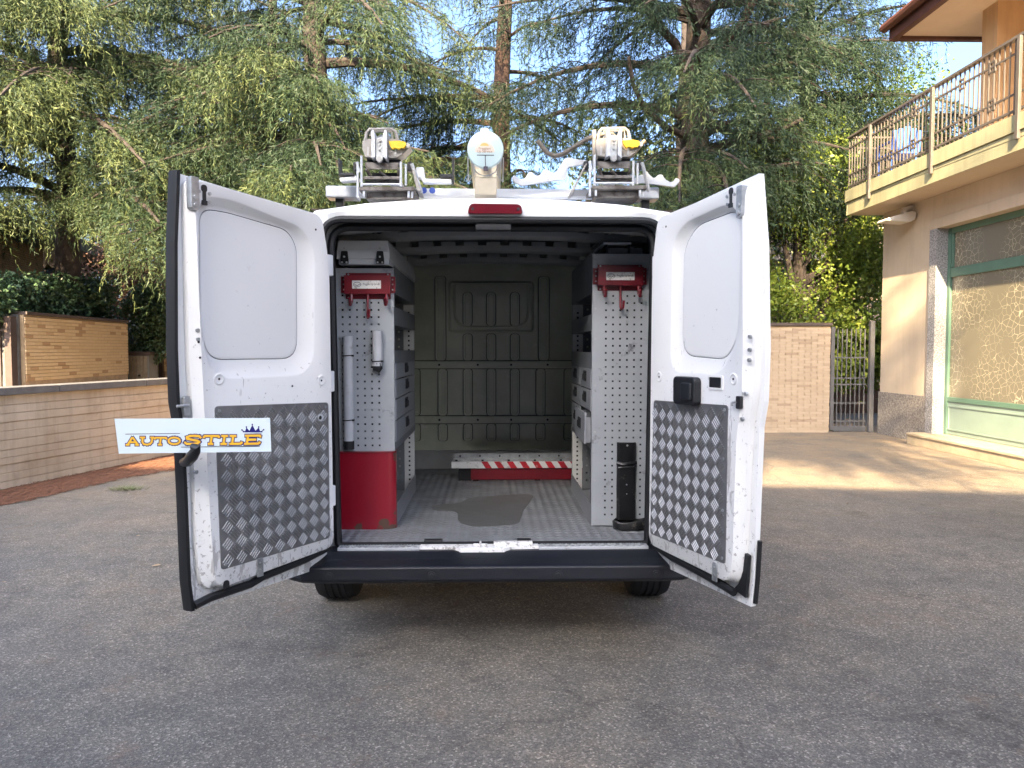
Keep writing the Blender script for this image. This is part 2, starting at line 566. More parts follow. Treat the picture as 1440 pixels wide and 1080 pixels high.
# ------------------------------------------------------------------ building helpers
# parts whose separate pieces become objects of their own, and fittings too small to pick apart singly
EACH = {'door_jamb', 'plinth', 'sill_strip', 'housing', 'side_lining', 'channel', 'rod', 'brace', 'rubber_pad', 'side_arm', 'ladder_stop', 'floor_bracket', 'side_window',
        'tow_bracket', 'hinge', 'shutter', 'armrest', 'wall_tie', 'slide_rail', 'tray_rib', 'strap', 'support', 'frame', 'upright', 'panel_bead', 'door_frame', 'handle_loop'}
TINY = {'rivet', 'screw', 'bolt', 'rail_hole', 'bolt_hole', 'pressed_ring', 'stud', 'round_sticker', 'lock_plate', 'cradle_wire', 'recess_shade', 'rule_line', 'crown_emblem', 'letter', 'emblem', 'top_bracket', 'low_bracket', 'lid_catch', 'door_striker'}


class MB:
    """collects shapes; build() links them as ONE mesh object"""

    def __init__(self, M=None):
        self.v, self.f, self.fm, self.mats, self.cur = [], [], [], [], None
        self.M = M

    def use(self, m):
        if m not in self.mats:
            self.mats.append(m)
        self.cur = self.mats.index(m)
        return self

    def add(self, verts, faces):
        o = len(self.v)
        for p in verts:
            p = Vector(p)
            self.v.append(self.M @ p if self.M is not None else p)
        for f in faces:
            self.f.append([o + i for i in f])
            self.fm.append(self.cur or 0)
        return self

    def box(self, x0, x1, y0, y1, z0, z1):
        v = [(x0, y0, z0), (x1, y0, z0), (x1, y1, z0), (x0, y1, z0), (x0, y0, z1), (x1, y0, z1), (x1, y1, z1), (x0, y1, z1)]
        return self.add(v, [(0, 3, 2, 1), (4, 5, 6, 7), (0, 1, 5, 4), (1, 2, 6, 5), (2, 3, 7, 6), (3, 0, 4, 7)])

    def bar(self, a, b, w, h=None, up=(0, 0, 1)):
        """rectangular bar from a to b: w across, h along 'up'"""
        h = h or w
        a, b = Vector(a), Vector(b)
        d = (b - a).normalized()
        u = Vector(up)
        s = d.cross(u)
        if s.length < 1e-4:
            s = d.cross(Vector((0, 1, 0)))
        s.normalize()
        t = s.cross(d)
        v = []
        for p in (a, b):
            for i, j in ((-1, -1), (1, -1), (1, 1), (-1, 1)):
                v.append(p + s * (i * w / 2) + t * (j * h / 2))
        return self.add(v, [(3, 2, 1, 0), (4, 5, 6, 7), (0, 1, 5, 4), (1, 2, 6, 5), (2, 3, 7, 6), (3, 0, 4, 7)])

    def tube(self, pts, r, n=8, cap=True, closed=False):
        pts = [Vector(p) for p in pts]
        rs = r if isinstance(r, (list, tuple)) else [r] * len(pts)
        v, f = [], []
        prev = None
        N = len(pts)
        for i, p in enumerate(pts):
            if closed:
                d = (pts[(i + 1) % N] - pts[i - 1]).normalized()
            else:
                d = (pts[min(i + 1, N - 1)] - pts[max(i - 1, 0)]).normalized()
            if prev is None:
                s = d.cross(Vector((0, 0, 1)))
                if s.length < 0.05:
                    s = d.cross(Vector((1, 0, 0)))
            else:
                s = prev - d * prev.dot(d)
            s.normalize()
            prev = s
            t = d.cross(s)
            for k in range(n):
                a = 2 * math.pi * k / n
                v.append(p + (s * math.cos(a) + t * math.sin(a)) * rs[i])
        last = N if closed else N - 1
        for i in range(last):
            j = (i + 1) % N
            for k in range(n):
                f.append((i * n + k, i * n + (k + 1) % n, j * n + (k + 1) % n, j * n + k))
        if cap and not closed:
            f.append(tuple(range(n - 1, -1, -1)))
            f.append(tuple((N - 1) * n + k for k in range(n)))
        return self.add(v, f)

    def prism(self, outline, axis, a, b):
        """outline in the two other axes (in order), extruded along axis from a to b"""
        n = len(outline)

        def p3(q, t):
            if axis == 'x':
                return (t, q[0], q[1])
            if axis == 'y':
                return (q[0], t, q[1])
            return (q[0], q[1], t)
        v = [p3(q, a) for q in outline] + [p3(q, b) for q in outline]
        f = [tuple(range(n)), tuple(range(2 * n - 1, n - 1, -1))]
        for i in range(n):
            j = (i + 1) % n
            f.append((i, n + i, n + j, j))
        return self.add(v, f)

    def rings(self, rings, fill=True, cap0=False):
        """loft between closed rings of equal point count"""
        n = len(rings[0])
        v = [p for r in rings for p in r]
        f = []
        for k in range(len(rings) - 1):
            for i in range(n):
                j = (i + 1) % n
                f.append((k * n + i, k * n + j, (k + 1) * n + j, (k + 1) * n + i))
        if fill:
            f.append(tuple((len(rings) - 1) * n + i for i in range(n)))
        if cap0:
            f.append(tuple(range(n - 1, -1, -1)))
        return self.add(v, f)

    def disc(self, c, nrm, r, h=0.002, n=14):
        c, nrm = Vector(c), Vector(nrm).normalized()
        return self.tube([c, c + nrm * h], r, n)

    def islands(self):
        par = list(range(len(self.v)))

        def find(i):
            while par[i] != i:
                par[i] = par[par[i]]
                i = par[i]
            return i
        for f in self.f:
            r0 = find(f[0])
            for i in f[1:]:
                par[find(i)] = r0
        grp = {}
        for f, k in zip(self.f, self.fm):
            grp.setdefault(find(f[0]), []).append((f, k))
        out = []
        for fs in grp.values():
            q = MB()
            q.mats, q.cur = self.mats, 0
            ix = {}
            for f, k in fs:
                for i in f:
                    if i not in ix:
                        ix[i] = len(q.v)
                        q.v.append(self.v[i])
                q.f.append([ix[i] for i in f])
                q.fm.append(k)
            out.append(q)
        return out

    def build(self, name, m=None, parent=None, bevel=0.0, smooth=False, kind=None, label=None, whole=False):
        if name in EACH and not whole:
            return [q.build(name, m, parent, bevel, smooth, kind, label, True) for q in self.islands()][0]
        if name in TINY and kind is None:
            kind = 'stuff'
        me = bpy.data.meshes.new(name)
        org = origin(parent)
        me.from_pydata([tuple(p - org) for p in self.v], [], self.f)
        if m is not None:
            me.materials.append(MAT[m])
        else:
            for q in self.mats:
                me.materials.append(MAT[q])
            me.polygons.foreach_set('material_index', self.fm)
        ob = bpy.data.objects.new(name, me)
        COL.objects.link(ob)
        if parent is not None:
            ob.parent = parent
        finish(ob, bevel, smooth)
        if kind:
            ob['kind'] = kind
        if label:
            ob['label'] = label
        return ob


def finish(ob, bevel=0.0, smooth=False):
    import bmesh
    bm = bmesh.new()
    bm.from_mesh(ob.data)
    bmesh.ops.remove_doubles(bm, verts=bm.verts, dist=1e-5)
    bmesh.ops.recalc_face_normals(bm, faces=bm.faces)
    if smooth:
        for f in bm.faces:
            f.smooth = True
        for e in bm.edges:
            if len(e.link_faces) == 2 and e.calc_face_angle(0) > R(40):
                e.smooth = False
    bm.to_mesh(ob.data)
    bm.free()
    if bevel > 0:
        b = ob.modifiers.new('bevel', 'BEVEL')
        b.width = bevel
        b.segments = 2
        b.limit_method = 'ANGLE'
        b.angle_limit = R(40)
        b.harden_normals = False


def origin(o):
    p = Vector((0, 0, 0))
    while o is not None:
        p = p + o.location
        o = o.parent
    return p


def thing(name, label, cat, loc=(0, 0, 0), group=None):
    o = bpy.data.objects.new(name, None)
    o.empty_display_size = 0.1
    COL.objects.link(o)
    o.location = loc
    return tag(o, label, cat, group)


def tag(o, label, cat, group=None):
    o['label'] = label
    o['category'] = cat
    if group:
        o['group'] = group
    return o


def structure(o):
    o['kind'] = 'structure'
    return o


def part_copy(src, parent, loc, rot=None):
    """a piece that shares its mesh with src, set at a world location"""
    o = bpy.data.objects.new(src.name.split('.')[0], src.data)
    COL.objects.link(o)
    o.parent = parent
    o.location = Vector(loc) - origin(parent)
    if rot is not None:
        o.rotation_euler = rot
    return o


def np_mesh(name, verts, k, m, parent=None, tint=None, kind=None):
    """verts (N*k,3): N loose faces of k corners"""
    verts = np.asarray(verts, dtype=np.float32)
    org = origin(parent)
    verts = verts - np.array(org, dtype=np.float32)
    nv = len(verts)
    nf = nv // k
    me = bpy.data.meshes.new(name)
    me.vertices.add(nv)
    me.vertices.foreach_set('co', verts.ravel())
    me.loops.add(nv)
    me.loops.foreach_set('vertex_index', np.arange(nv, dtype=np.int32))
    me.polygons.add(nf)
    me.polygons.foreach_set('loop_start', np.arange(0, nv, k, dtype=np.int32))
    me.polygons.foreach_set('loop_total', np.full(nf, k, dtype=np.int32))
    if tint is not None:
        a = me.attributes.new('tint', 'FLOAT', 'FACE')
        a.data.foreach_set('value', np.asarray(tint, dtype=np.float32))
    me.materials.append(MAT[m])
    me.update()
    ob = bpy.data.objects.new(name, me)
    COL.objects.link(ob)
    if parent is not None:
        ob.parent = parent
    if kind:
        ob['kind'] = kind
    return ob


def round_rect(x0, x1, y0, y1, r, n=6):
    rs = r if isinstance(r, (list, tuple)) else [r] * 4      # bl, br, tr, tl
    out = []
    for (cx, cy, a0, rr) in ((x0, y0, 180, rs[0]), (x1, y0, 270, rs[1]), (x1, y1, 0, rs[2]), (x0, y1, 90, rs[3])):
        sx = 1 if cx == x0 else -1
        sy = 1 if cy == y0 else -1
        for i in range(n + 1):
            a = R(a0 + 90 * i / n)
            out.append((cx + sx * rr + rr * math.cos(a), cy + sy * rr + rr * math.sin(a)))
    return out


def round_poly(pts, r, n=5):
    """polygon with its corners rounded by radius r (or one radius per corner)"""
    out = []
    N = len(pts)
    for i in range(N):
        p0, p1, p2 = Vector(pts[i - 1]), Vector(pts[i]), Vector(pts[(i + 1) % N])
        rr = r[i] if isinstance(r, (list, tuple)) else r
        d0, d2 = (p0 - p1), (p2 - p1)
        rr = min(rr, d0.length * 0.49, d2.length * 0.49)
        a, b = p1 + d0.normalized() * rr, p1 + d2.normalized() * rr
        if rr < 1e-4:
            out.append(tuple(p1))
            continue
        for k in range(n + 1):
            t = k / n
            q = a * (1 - t) ** 2 + p1 * 2 * t * (1 - t) + b * t * t
            out.append((q.x, q.y))
    return out


def polar(outline, c, angs):
    """where rays from c at the given angles meet the outline"""
    out = []
    n = len(outline)
    for a in angs:
        d = (math.cos(a), math.sin(a))
        best = None
        for i in range(n):
            x1, y1 = outline[i][0] - c[0], outline[i][1] - c[1]
            x2, y2 = outline[(i + 1) % n][0] - c[0], outline[(i + 1) % n][1] - c[1]
            den = d[0] * (y2 - y1) - d[1] * (x2 - x1)
            if abs(den) < 1e-12:
                continue
            t = (x1 * (y2 - y1) - y1 * (x2 - x1)) / den
            s = (x1 * d[1] - y1 * d[0]) / den
            if t > 0 and -1e-7 <= s <= 1 + 1e-7:
                if best is None or t > best:
                    best = t
        best = best or 0.1
        out.append((c[0] + d[0] * best, c[1] + d[1] * best))
    return out


def angles(outlines, c, n=72):
    s = {round(-math.pi + 2 * math.pi * i / n, 4) for i in range(n)}
    for o in outlines:
        for p in o:
            s.add(round(math.atan2(p[1] - c[1], p[0] - c[0]), 4))
    return sorted(s)


def text_on(string, size, M, m, name, parent, width=None, thick=0.0006, shear=0.0):
    """flat printed words, laid in the local xy plane of M"""
    cu = bpy.data.curves.new('words', 'FONT')
    cu.body = string
    cu.size = size
    cu.align_x = 'CENTER'
    cu.align_y = 'CENTER'
    cu.shear = shear
    cu.resolution_u = 3
    tmp = bpy.data.objects.new('words', cu)
    COL.objects.link(tmp)
    dg = bpy.context.evaluated_depsgraph_get()
    me = bpy.data.meshes.new_from_object(tmp.evaluated_get(dg))
    bpy.data.objects.remove(tmp)
    if width:
        xs = [v.co.x for v in me.vertices]
        k = width / max(1e-6, max(xs) - min(xs))
        for v in me.vertices:
            v.co.x *= k
    org = origin(parent)
    for v in me.vertices:
        v.co = (M @ v.co) - org
    me.materials.clear()
    me.materials.append(MAT[m])
    ob = bpy.data.objects.new(name, me)
    COL.objects.link(ob)
    ob.parent = parent
    return ob


def perforated(mb, x0, x1, z0, z1, y, t, cols, rows, hs):
    """sheet in the xz plane at y (front) with square holes; thickness t backwards"""
    xs = sorted({x0, x1} | {c - hs for c in cols} | {c + hs for c in cols})
    zs = sorted({z0, z1} | {r - hs for r in rows} | {r + hs for r in rows})
    hole = lambda i, j: any(abs((xs[i] + xs[i + 1]) / 2 - c) < hs * .5 for c in cols) and any(abs((zs[j] + zs[j + 1]) / 2 - r) < hs * .5 for r in rows)
    nx = len(xs)
    v = [(x, y, z) for z in zs for x in xs] + [(x, y + t, z) for z in zs for x in xs]
    o = nx * len(zs)
    f = []
    for j in range(len(zs) - 1):
        for i in range(nx - 1):
            a, b, c, d = j * nx + i, j * nx + i + 1, (j + 1) * nx + i + 1, (j + 1) * nx + i
            if hole(i, j):
                f += [(a, b, b + o, a + o), (b, c, c + o, b + o), (c, d, d + o, c + o), (d, a, a + o, d + o)]
            else:
                f.append((a, b, c, d))
                f.append((d + o, c + o, b + o, a + o))
    for i in range(nx - 1):
        f.append((i, i + o, i + 1 + o, i + 1))
        k = (len(zs) - 1) * nx + i
        f.append((k, k + 1, k + 1 + o, k + o))
    for j in range(len(zs) - 1):
        f.append((j * nx, (j + 1) * nx, (j + 1) * nx + o, j * nx + o))
        k = j * nx + nx - 1
        f.append((k, k + o, k + nx + o, k + nx))
    mb.add(v, f)


def tread(mb, u0, u1, w0, w1, P, pitch=0.047, nb=5, h=0.0016, keep=None):
    """five-bar tread: clusters of raised bars, alternating in direction. P(u,w,h) gives the point"""
    nu, nw = int((u1 - u0) / pitch) + 2, int((w1 - w0) / (pitch / 2)) + 2
    for j in range(nw):
        for i in range(nu):
            cu = u0 + i * pitch + (pitch / 2 if j % 2 else 0)
            cw = w0 + j * pitch / 2
            s = 1 if j % 2 == 0 else -1
            if not (u0 + .012 < cu < u1 - .012 and w0 + .012 < cw < w1 - .012):
                continue
            if keep and not keep(cu, cw):
                continue
            d = (math.sqrt(.5), s * math.sqrt(.5))
            q = (-d[1], d[0])
            Ln = pitch * 0.31
            for k in range(nb):
                off = (k - (nb - 1) / 2) * pitch * 0.66 / nb
                c = (cu + q[0] * off, cw + q[1] * off)
                bw = pitch * 0.028
                a = (c[0] - d[0] * Ln, c[1] - d[1] * Ln)
                b = (c[0] + d[0] * Ln, c[1] + d[1] * Ln)
                v = [P(a[0] - q[0] * bw, a[1] - q[1] * bw, 0), P(b[0] - q[0] * bw, b[1] - q[1] * bw, 0),
                     P(b[0] + q[0] * bw, b[1] + q[1] * bw, 0), P(a[0] + q[0] * bw, a[1] + q[1] * bw, 0),
                     P(a[0] + d[0] * .003, a[1] + d[1] * .003, h), P(b[0] - d[0] * .003, b[1] - d[1] * .003, h)]
                mb.add(v, [(0, 1, 5, 4), (2, 3, 4, 5), (1, 2, 5), (3, 0, 4)])

# ------------------------------------------------------------------ the ground
FLOOR_Z = 0.547
g = MB()
g.add([(-90, -60, 0), (90, -60, 0), (90, 130, 0), (-90, 130, 0)], [(0, 1, 2, 3)])
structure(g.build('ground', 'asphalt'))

# ------------------------------------------------------------------ the white van
van = thing('panel_van', 'white panel van with both rear doors swung wide open, parked on asphalt', 'van', (0, 3.6, 0))
HALF = [(0, .38), (.85, .38), (.95, .43), (1.0, .62), (1.015, .95), (1.0, 1.35), (.955, 1.80), (.925, 2.04), (.90, 2.12), (.86, 2.165), (.62, 2.20), (.32, 2.222), (0, 2.228)]


def section(y, roof=2.228, wid=1.0, low=.38):
    h = [(x * wid, low + (z - .38) * (roof - low) / (2.228 - .38)) for x, z in HALF]
    pts = [(x, y, z) for x, z in h] + [(-x, y, z) for x, z in h[-2:0:-1]]
    return pts


b = MB()
b.use('van_white')
b.rings([section(3.60, 2.222, .985), section(3.66), section(5.0), section(6.9, 2.235), section(7.1, 2.22)], fill=False)
b.rings([section(7.1, 2.22), section(7.75, 1.52, .98), section(7.8, 1.36, .97), section(8.25, 1.12, .92), section(8.5, .85, .84)], fill=True)
OP1 = round_poly([(-.80, .50), (.80, .50), (.815, 2.136), (-.815, 2.136)], [.03, .03, .10, .10], 6)
OP2 = round_poly([(-.765, .535), (.765, .535), (.785, 2.092), (-.785, 2.092)], [.03, .03, .10, .10], 6)
outer = [(p[0], p[2]) for p in section(3.60, 2.222, .985)]
cc = (0, 1.3)
an = angles([OP1, OP2, outer], cc, 48)
o1, o2, ou = polar(OP1, cc, an), polar(OP2, cc, an), polar(outer, cc, an)
b.rings([[(x, 3.60, z) for x, z in ou], [(x, 3.59, z) for x, z in [(p[0] * .5 + q[0] * .5, p[1] * .5 + q[1] * .5) for p, q in zip(ou, o1)]], [(x, 3.60, z) for x, z in o1]], fill=False)
b.use('jamb_dark')
b.rings([[(x, 3.60, z) for x, z in o1], [(x, 3.66, z) for x, z in o1]], fill=False)
b.use('grey_inside')
b.rings([[(x, 3.66, z) for x, z in o1], [(x, 3.665, z) for x, z in o2]], fill=False)
b.use('jamb_dark')
b.rings([[(x, 3.665, z) for x, z in o2], [(x * 1.04, 3.80, .53 + (z - .53) * 1.01) for x, z in o2]], fill=False)
body = b.build('body', None, van, smooth=True)

s = MB()
s.tube([(x, 3.655, z) for x, z in OP2], .019, 8, closed=True)
s.build('door_seal', 'rubber', van, smooth=True)
s = MB()
s.tube([(x, 3.602, z - .016) for x, z in OP1 if z > 1.9], .018, 8)
s.build('gutter_seal', 'rubber', van, smooth=True)
s = MB()
s.box(-.085, .085, 3.60, 3.655, 2.072, 2.108)
s.build('roof_latch', 'plastic_dark', van, bevel=.004)

# brake light above the opening
m = MB()
m.prism(round_poly([(-.122, 2.143), (.140, 2.143), (.132, 2.190), (-.112, 2.192)], [.012, .012, .022, .022]), 'y', 3.565, 3.60)
bl = m.build('brake_light', 'red_light', van, bevel=.004)
m = MB()
for x in (-.098, .118):
    m.disc((x, 3.565, 2.166), (0, -1, 0), .007, .003)
m.build('screw', 'plastic_dark', bl)

# cab: windscreen, side windows, wheels, front grille
m = MB()
for sx in (-1, 1):
    m.prism([(7.15, 1.35), (6.75, 1.35), (6.75, 1.92), (7.1, 1.92), (7.5, 1.5), (7.5, 1.35)], 'x', sx * 1.012, sx * .94)
m.build('side_window', 'glass_dark', van)
for sx in (-1, 1):
    for y in (4.55, 7.55):
        w = MB()
        w.use('tyre')
        prof = [(.20, -.105), (.300, -.115), (.325, -.105), (.335, -.08), (.335, .08), (.325, .105), (.300, .115), (.20, .105)]
        rg = []
        for rr, t in prof:
            rg.append([(sx * .93 + t, y + rr * math.cos(2 * math.pi * k / 32), .335 + rr * math.sin(2 * math.pi * k / 32)) for k in range(32)])
        w.rings(rg, fill=False)
        for t in (-.055, -.018, .018, .055):                       # tread grooves as raised ribs
            w.rings([[(sx * .93 + t + dt, y + rr * math.cos(2 * math.pi * k / 32), .335 + rr * math.sin(2 * math.pi * k / 32)) for k in range(32)]
                     for rr, dt in ((.335, -.013), (.343, -.010), (.343, .010), (.335, .013))], fill=False)
        wh = w.build('wheel', None, van, smooth=True)
        w = MB()
        w.rings([[(sx * (.93 + t), y + rr * math.cos(2 * math.pi * k / 24), .335 + rr * math.sin(2 * math.pi * k / 24)) for k in range(24)]
                 for rr, t in ((.205, -.10), (.205, .09), (.185, .10), (.12, .06), (.05, .075))], fill=True, cap0=True)
        w.build('rim', 'rim', wh, smooth=True)

# rear bumper with its step and four round sensors
m = MB()
prof = [(3.66, .535), (3.575, .528), (3.52, .505), (3.475, .492), (3.455, .484), (3.45, .422), (3.47, .406), (3.66, .406)]
m.prism(prof, 'x', -.80, .80)
for sx in (-1, 1):
    rg = []
    for t, sh in ((.80, 0), (.90, .012), (.97, .05), (1.0, .11)):
        rg.append([(sx * t, min(3.70, y + sh), .46 + (z - .46) * (1 - sh * 2.2)) for y, z in prof])
    m.rings(rg, fill=True)
bp = m.build('rear_bumper', 'bumper_black', van, bevel=.006)
for px in (463, 607, 785, 923):
    p = at_y(px, 800 if px < 900 else 799, 3.45)
    q = MB()
    q.disc((p.x, 3.451, .447), (0, -1, 0), .019, .004, 18)
    q.disc((p.x, 3.447, .447), (0, -1, 0), .011, .005, 18)
    q.build('parking_sensor', 'plastic_dark', bp, bevel=.001)
m = MB()
for sx, px in ((-1, 523), (1, 870)):
    p = at_y(px, 812, 3.75)
    m.bar((p.x - .04, 3.75, .38), (p.x + .04, 3.75, .38), .05, .03)
    m.bar((p.x, 3.75, .36), (p.x, 3.95, .45), .03, .03)
m.build('tow_bracket', 'galv_white', van, bevel=.008)
m = MB()
m.bar((-.95, 4.55, .33), (.95, 4.55, .33), .10, .10)
m.box(-.82, .82, 3.7, 7.9, .42, .50)
m.build('chassis', 'rubber', van)

# cargo floor: five-bar plate from the sill to the bulkhead
BK = 5.96
m = MB()
m.box(-.86, .86, 3.66, BK + .02, FLOOR_Z - .04, FLOOR_Z)
fl = m.build('cargo_floor', 'floor_plate', van)
m = MB()
tread(m, -.84, .84, 3.67, 5.75, lambda u, w, h: (u, w, FLOOR_Z + h), pitch=.050, nb=4, h=.0016,
      keep=lambda u, w: abs(u) < .55 or w < 3.99)
m.build('tread_bars', 'floor_tread', fl, kind='stuff')
stain = [at_z(x, y, FLOOR_Z) for x, y in ((607, 712), (625, 709), (645, 708), (662, 700), (690, 698), (716, 696), (742, 695), (751, 698), (744, 708), (736, 718), (733, 728), (730, 736), (718, 739), (690, 741), (665, 741), (648, 737), (643, 730), (645, 724), (640, 719), (622, 719), (608, 717))]
m = MB()
m.prism(round_poly([(p.x, p.y) for p in stain], .03, 3), 'z', FLOOR_Z + .0002, FLOOR_Z + .0024)
m.build('wet_patch', 'wet_stain', fl, label='dark damp patch in the middle of the metal floor')

# sill strips, striker and pads along the edge of the floor
m = MB()
for x0, x1 in ((-.755, -.36), (.22, .755)):
    m.box(x0, x1, 3.585, 3.665, FLOOR_Z - .018, FLOOR_Z - .004)
sp = m.build('sill_strip', 'galv_white', van, bevel=.002)
m = MB()
for x0, x1 in ((-.755, -.36), (.22, .755)):
    tread(m, x0, x1, 3.587, 3.663, lambda u, w, h: (u, w, FLOOR_Z - .004 + h), pitch=.03, nb=3, h=.003)
m.build('tread_bars', 'galvanised', sp, kind='stuff')
m = MB()
m.prism([(-.36, 3.66), (-.36, 3.60), (-.20, 3.60), (-.16, 3.565), (.05, 3.565), (.09, 3.595), (.22, 3.60), (.22, 3.66)], 'z', FLOOR_Z - .03, FLOOR_Z - .002)
m.box(-.07, -.06, 3.57, 3.62, FLOOR_Z - .002, FLOOR_Z + .02)
m.tube([(-.10, 3.60, FLOOR_Z + .004), (-.03, 3.60, FLOOR_Z + .004)], .008, 8)
m.box(.0, .19, 3.60, 3.64, FLOOR_Z - .002, FLOOR_Z + .014)
m.build('door_striker', 'scuffed_white', van, bevel=.004)
m = MB()
m.box(-.345, -.255, 3.655, 3.70, FLOOR_Z, FLOOR_Z + .012)
m.box(.115, .185, 3.655, 3.70, FLOOR_Z, FLOOR_Z + .012)
m.build('floor_bracket', 'plastic_dark', van, bevel=.003)

# lining: sides, roof skin and its cross members
m = MB()
for sx in (-1, 1):
    m.add([(sx * .90, 3.80, .54), (sx * .90, BK, .54), (sx * .87, BK, 2.13), (sx * .87, 3.80, 2.13)], [(0, 1, 2, 3)])
m.build('side_lining', 'grey_inside', van)
m = MB()
m.add([(-.89, 3.68, 2.185), (.89, 3.68, 2.185), (.89, BK, 2.20), (-.89, BK, 2.20)], [(0, 1, 2, 3)])
m.build('roof_lining', 'roof_skin', van)
for y in (3.80, 4.25, 4.85, 5.45):
    m = MB()
    arch = lambda x: 2.115 + (.012 if y > 3.9 else 0) - .05 * (x / .86) ** 2 * .8
    n = 14
    top, bot = [], []
    for i in range(n + 1):
        x = -.86 + 1.72 * i / n
        bot.append((x, arch(x)))
    v = []
    for x, z in bot:
        v += [(x, y - .045, z + .012), (x, y - .015, z), (x, y + .045, z), (x, y + .06, z + .04), (x, y - .05, z + .04)]
    f = []
    for i in range(n):
        for k in range(5):
            f.append((i * 5 + k, i * 5 + (k + 1) % 5, (i + 1) * 5 + (k + 1) % 5, (i + 1) * 5 + k))
    m.add(v, f)
    for i in range(11):                                            # spot-welded lugs up to the skin
        x = -.72 + i * .144
        z = arch(x) + .035
        m.box(x - .045, x + .045, y - .05, y + .05, z, 2.19)
    m.build('cross_member', 'grey_inside', van, bevel=.004)

# bulkhead with pressed rails, ribs and slots
m = MB()
m.box(-.90, .90, BK, BK + .01, .54, 2.19)
bk = m.build('bulkhead', 'bulkhead', van)
for z0, z1 in ((1.352, 1.412), (.914, .974)):
    m = MB()
    m.prism(round_poly([(-.88, z0), (.88, z0), (.88, z1), (-.88, z1)], .012), 'y', BK - .034, BK)
    r_ = m.build('rail', 'bulkhead', bk, bevel=.006)
    for zz in (z0 - .002, z1 + .002):
        m = MB()
        m.box(-.88, .88, BK - .003, BK, zz - .004, zz + .004)
        m.build('grime_shade_line', 'grime_shade_line', bk)  # dark line along the rail edge: painted edge shade with grime
    m = MB()
    for x in (-.43, -.125, .14, .43):
        m.disc((x, BK - .034, (z0 + z1) / 2), (0, -1, 0), .009, .002, 10)
    m.build('rail_hole', 'plastic_dark', r_)


def rib(x, z0, z1, w=.072, name='rib', r=.022, open_top=False):
    q = MB()
    o = round_rect(x - w / 2, x + w / 2, z0, z1, r, 5)
    i_ = round_rect(x - w / 2 + .016, x + w / 2 - .016, z0 + .016, z1 - .016, max(.006, r - .012), 5)
    q.rings([[(a, BK, c) for a, c in o], [(x + (a - x) * .93, BK - .026, c) for a, c in o], [(a, BK - .026, c) for a, c in i_], [(x + (a - x) * .9, BK - .004, c) for a, c in i_]], fill=True)
    ob = q.build(name, 'bulkhead', bk, smooth=True)
    q = MB()                                                       # dark line round the pressing: grime plus edge shade put into colour
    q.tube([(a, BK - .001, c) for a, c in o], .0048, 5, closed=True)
    q.build('grime_shade_line', 'grime_shade_line', bk)
    return ob


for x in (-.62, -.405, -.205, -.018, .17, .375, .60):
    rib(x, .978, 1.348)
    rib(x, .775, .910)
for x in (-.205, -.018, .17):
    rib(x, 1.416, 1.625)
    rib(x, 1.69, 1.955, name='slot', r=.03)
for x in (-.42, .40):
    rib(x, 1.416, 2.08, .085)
for ins, nm in ((0, 'frame_bead'), (.035, 'frame_bead')):
    q = MB()
    o = round_poly([(-.345 + ins, 1.645 + ins), (.312 - ins, 1.645 + ins), (.312 - ins, 2.03), (-.345 + ins, 2.03)], [.03 + ins * 3, .03 + ins * 3, .03, .03], 6)
    q.tube([(a, BK - .003, c) for a, c in o], .014, 6, closed=True)
    q.build(nm, 'bulkhead', bk, smooth=True)
m = MB()
m.box(-.88, .88, BK - .03, BK, .547, .70)
m.build('kick_plate', 'grey_inside', bk, bevel=.008)


# ------------------------------------------------------------------ the two rear doors
def door_frame(h, d, n):
    d = Vector((d[0], d[1], 0)).normalized()
    n = Vector((n[0], n[1], 0)).normalized()
    return Matrix(((d.x, n.x, 0, h[0]), (d.y, n.y, 0, h[1]), (0, 0, 1, 0), (0, 0, 0, 1)))


ML = door_frame((-.80, 3.58), (-.40, -.66), (.66, -.40))
MR = door_frame((.80, 3.58), (.235, -.69), (-.69, -.235))
VP = .07                                                          # depth of the inner panel


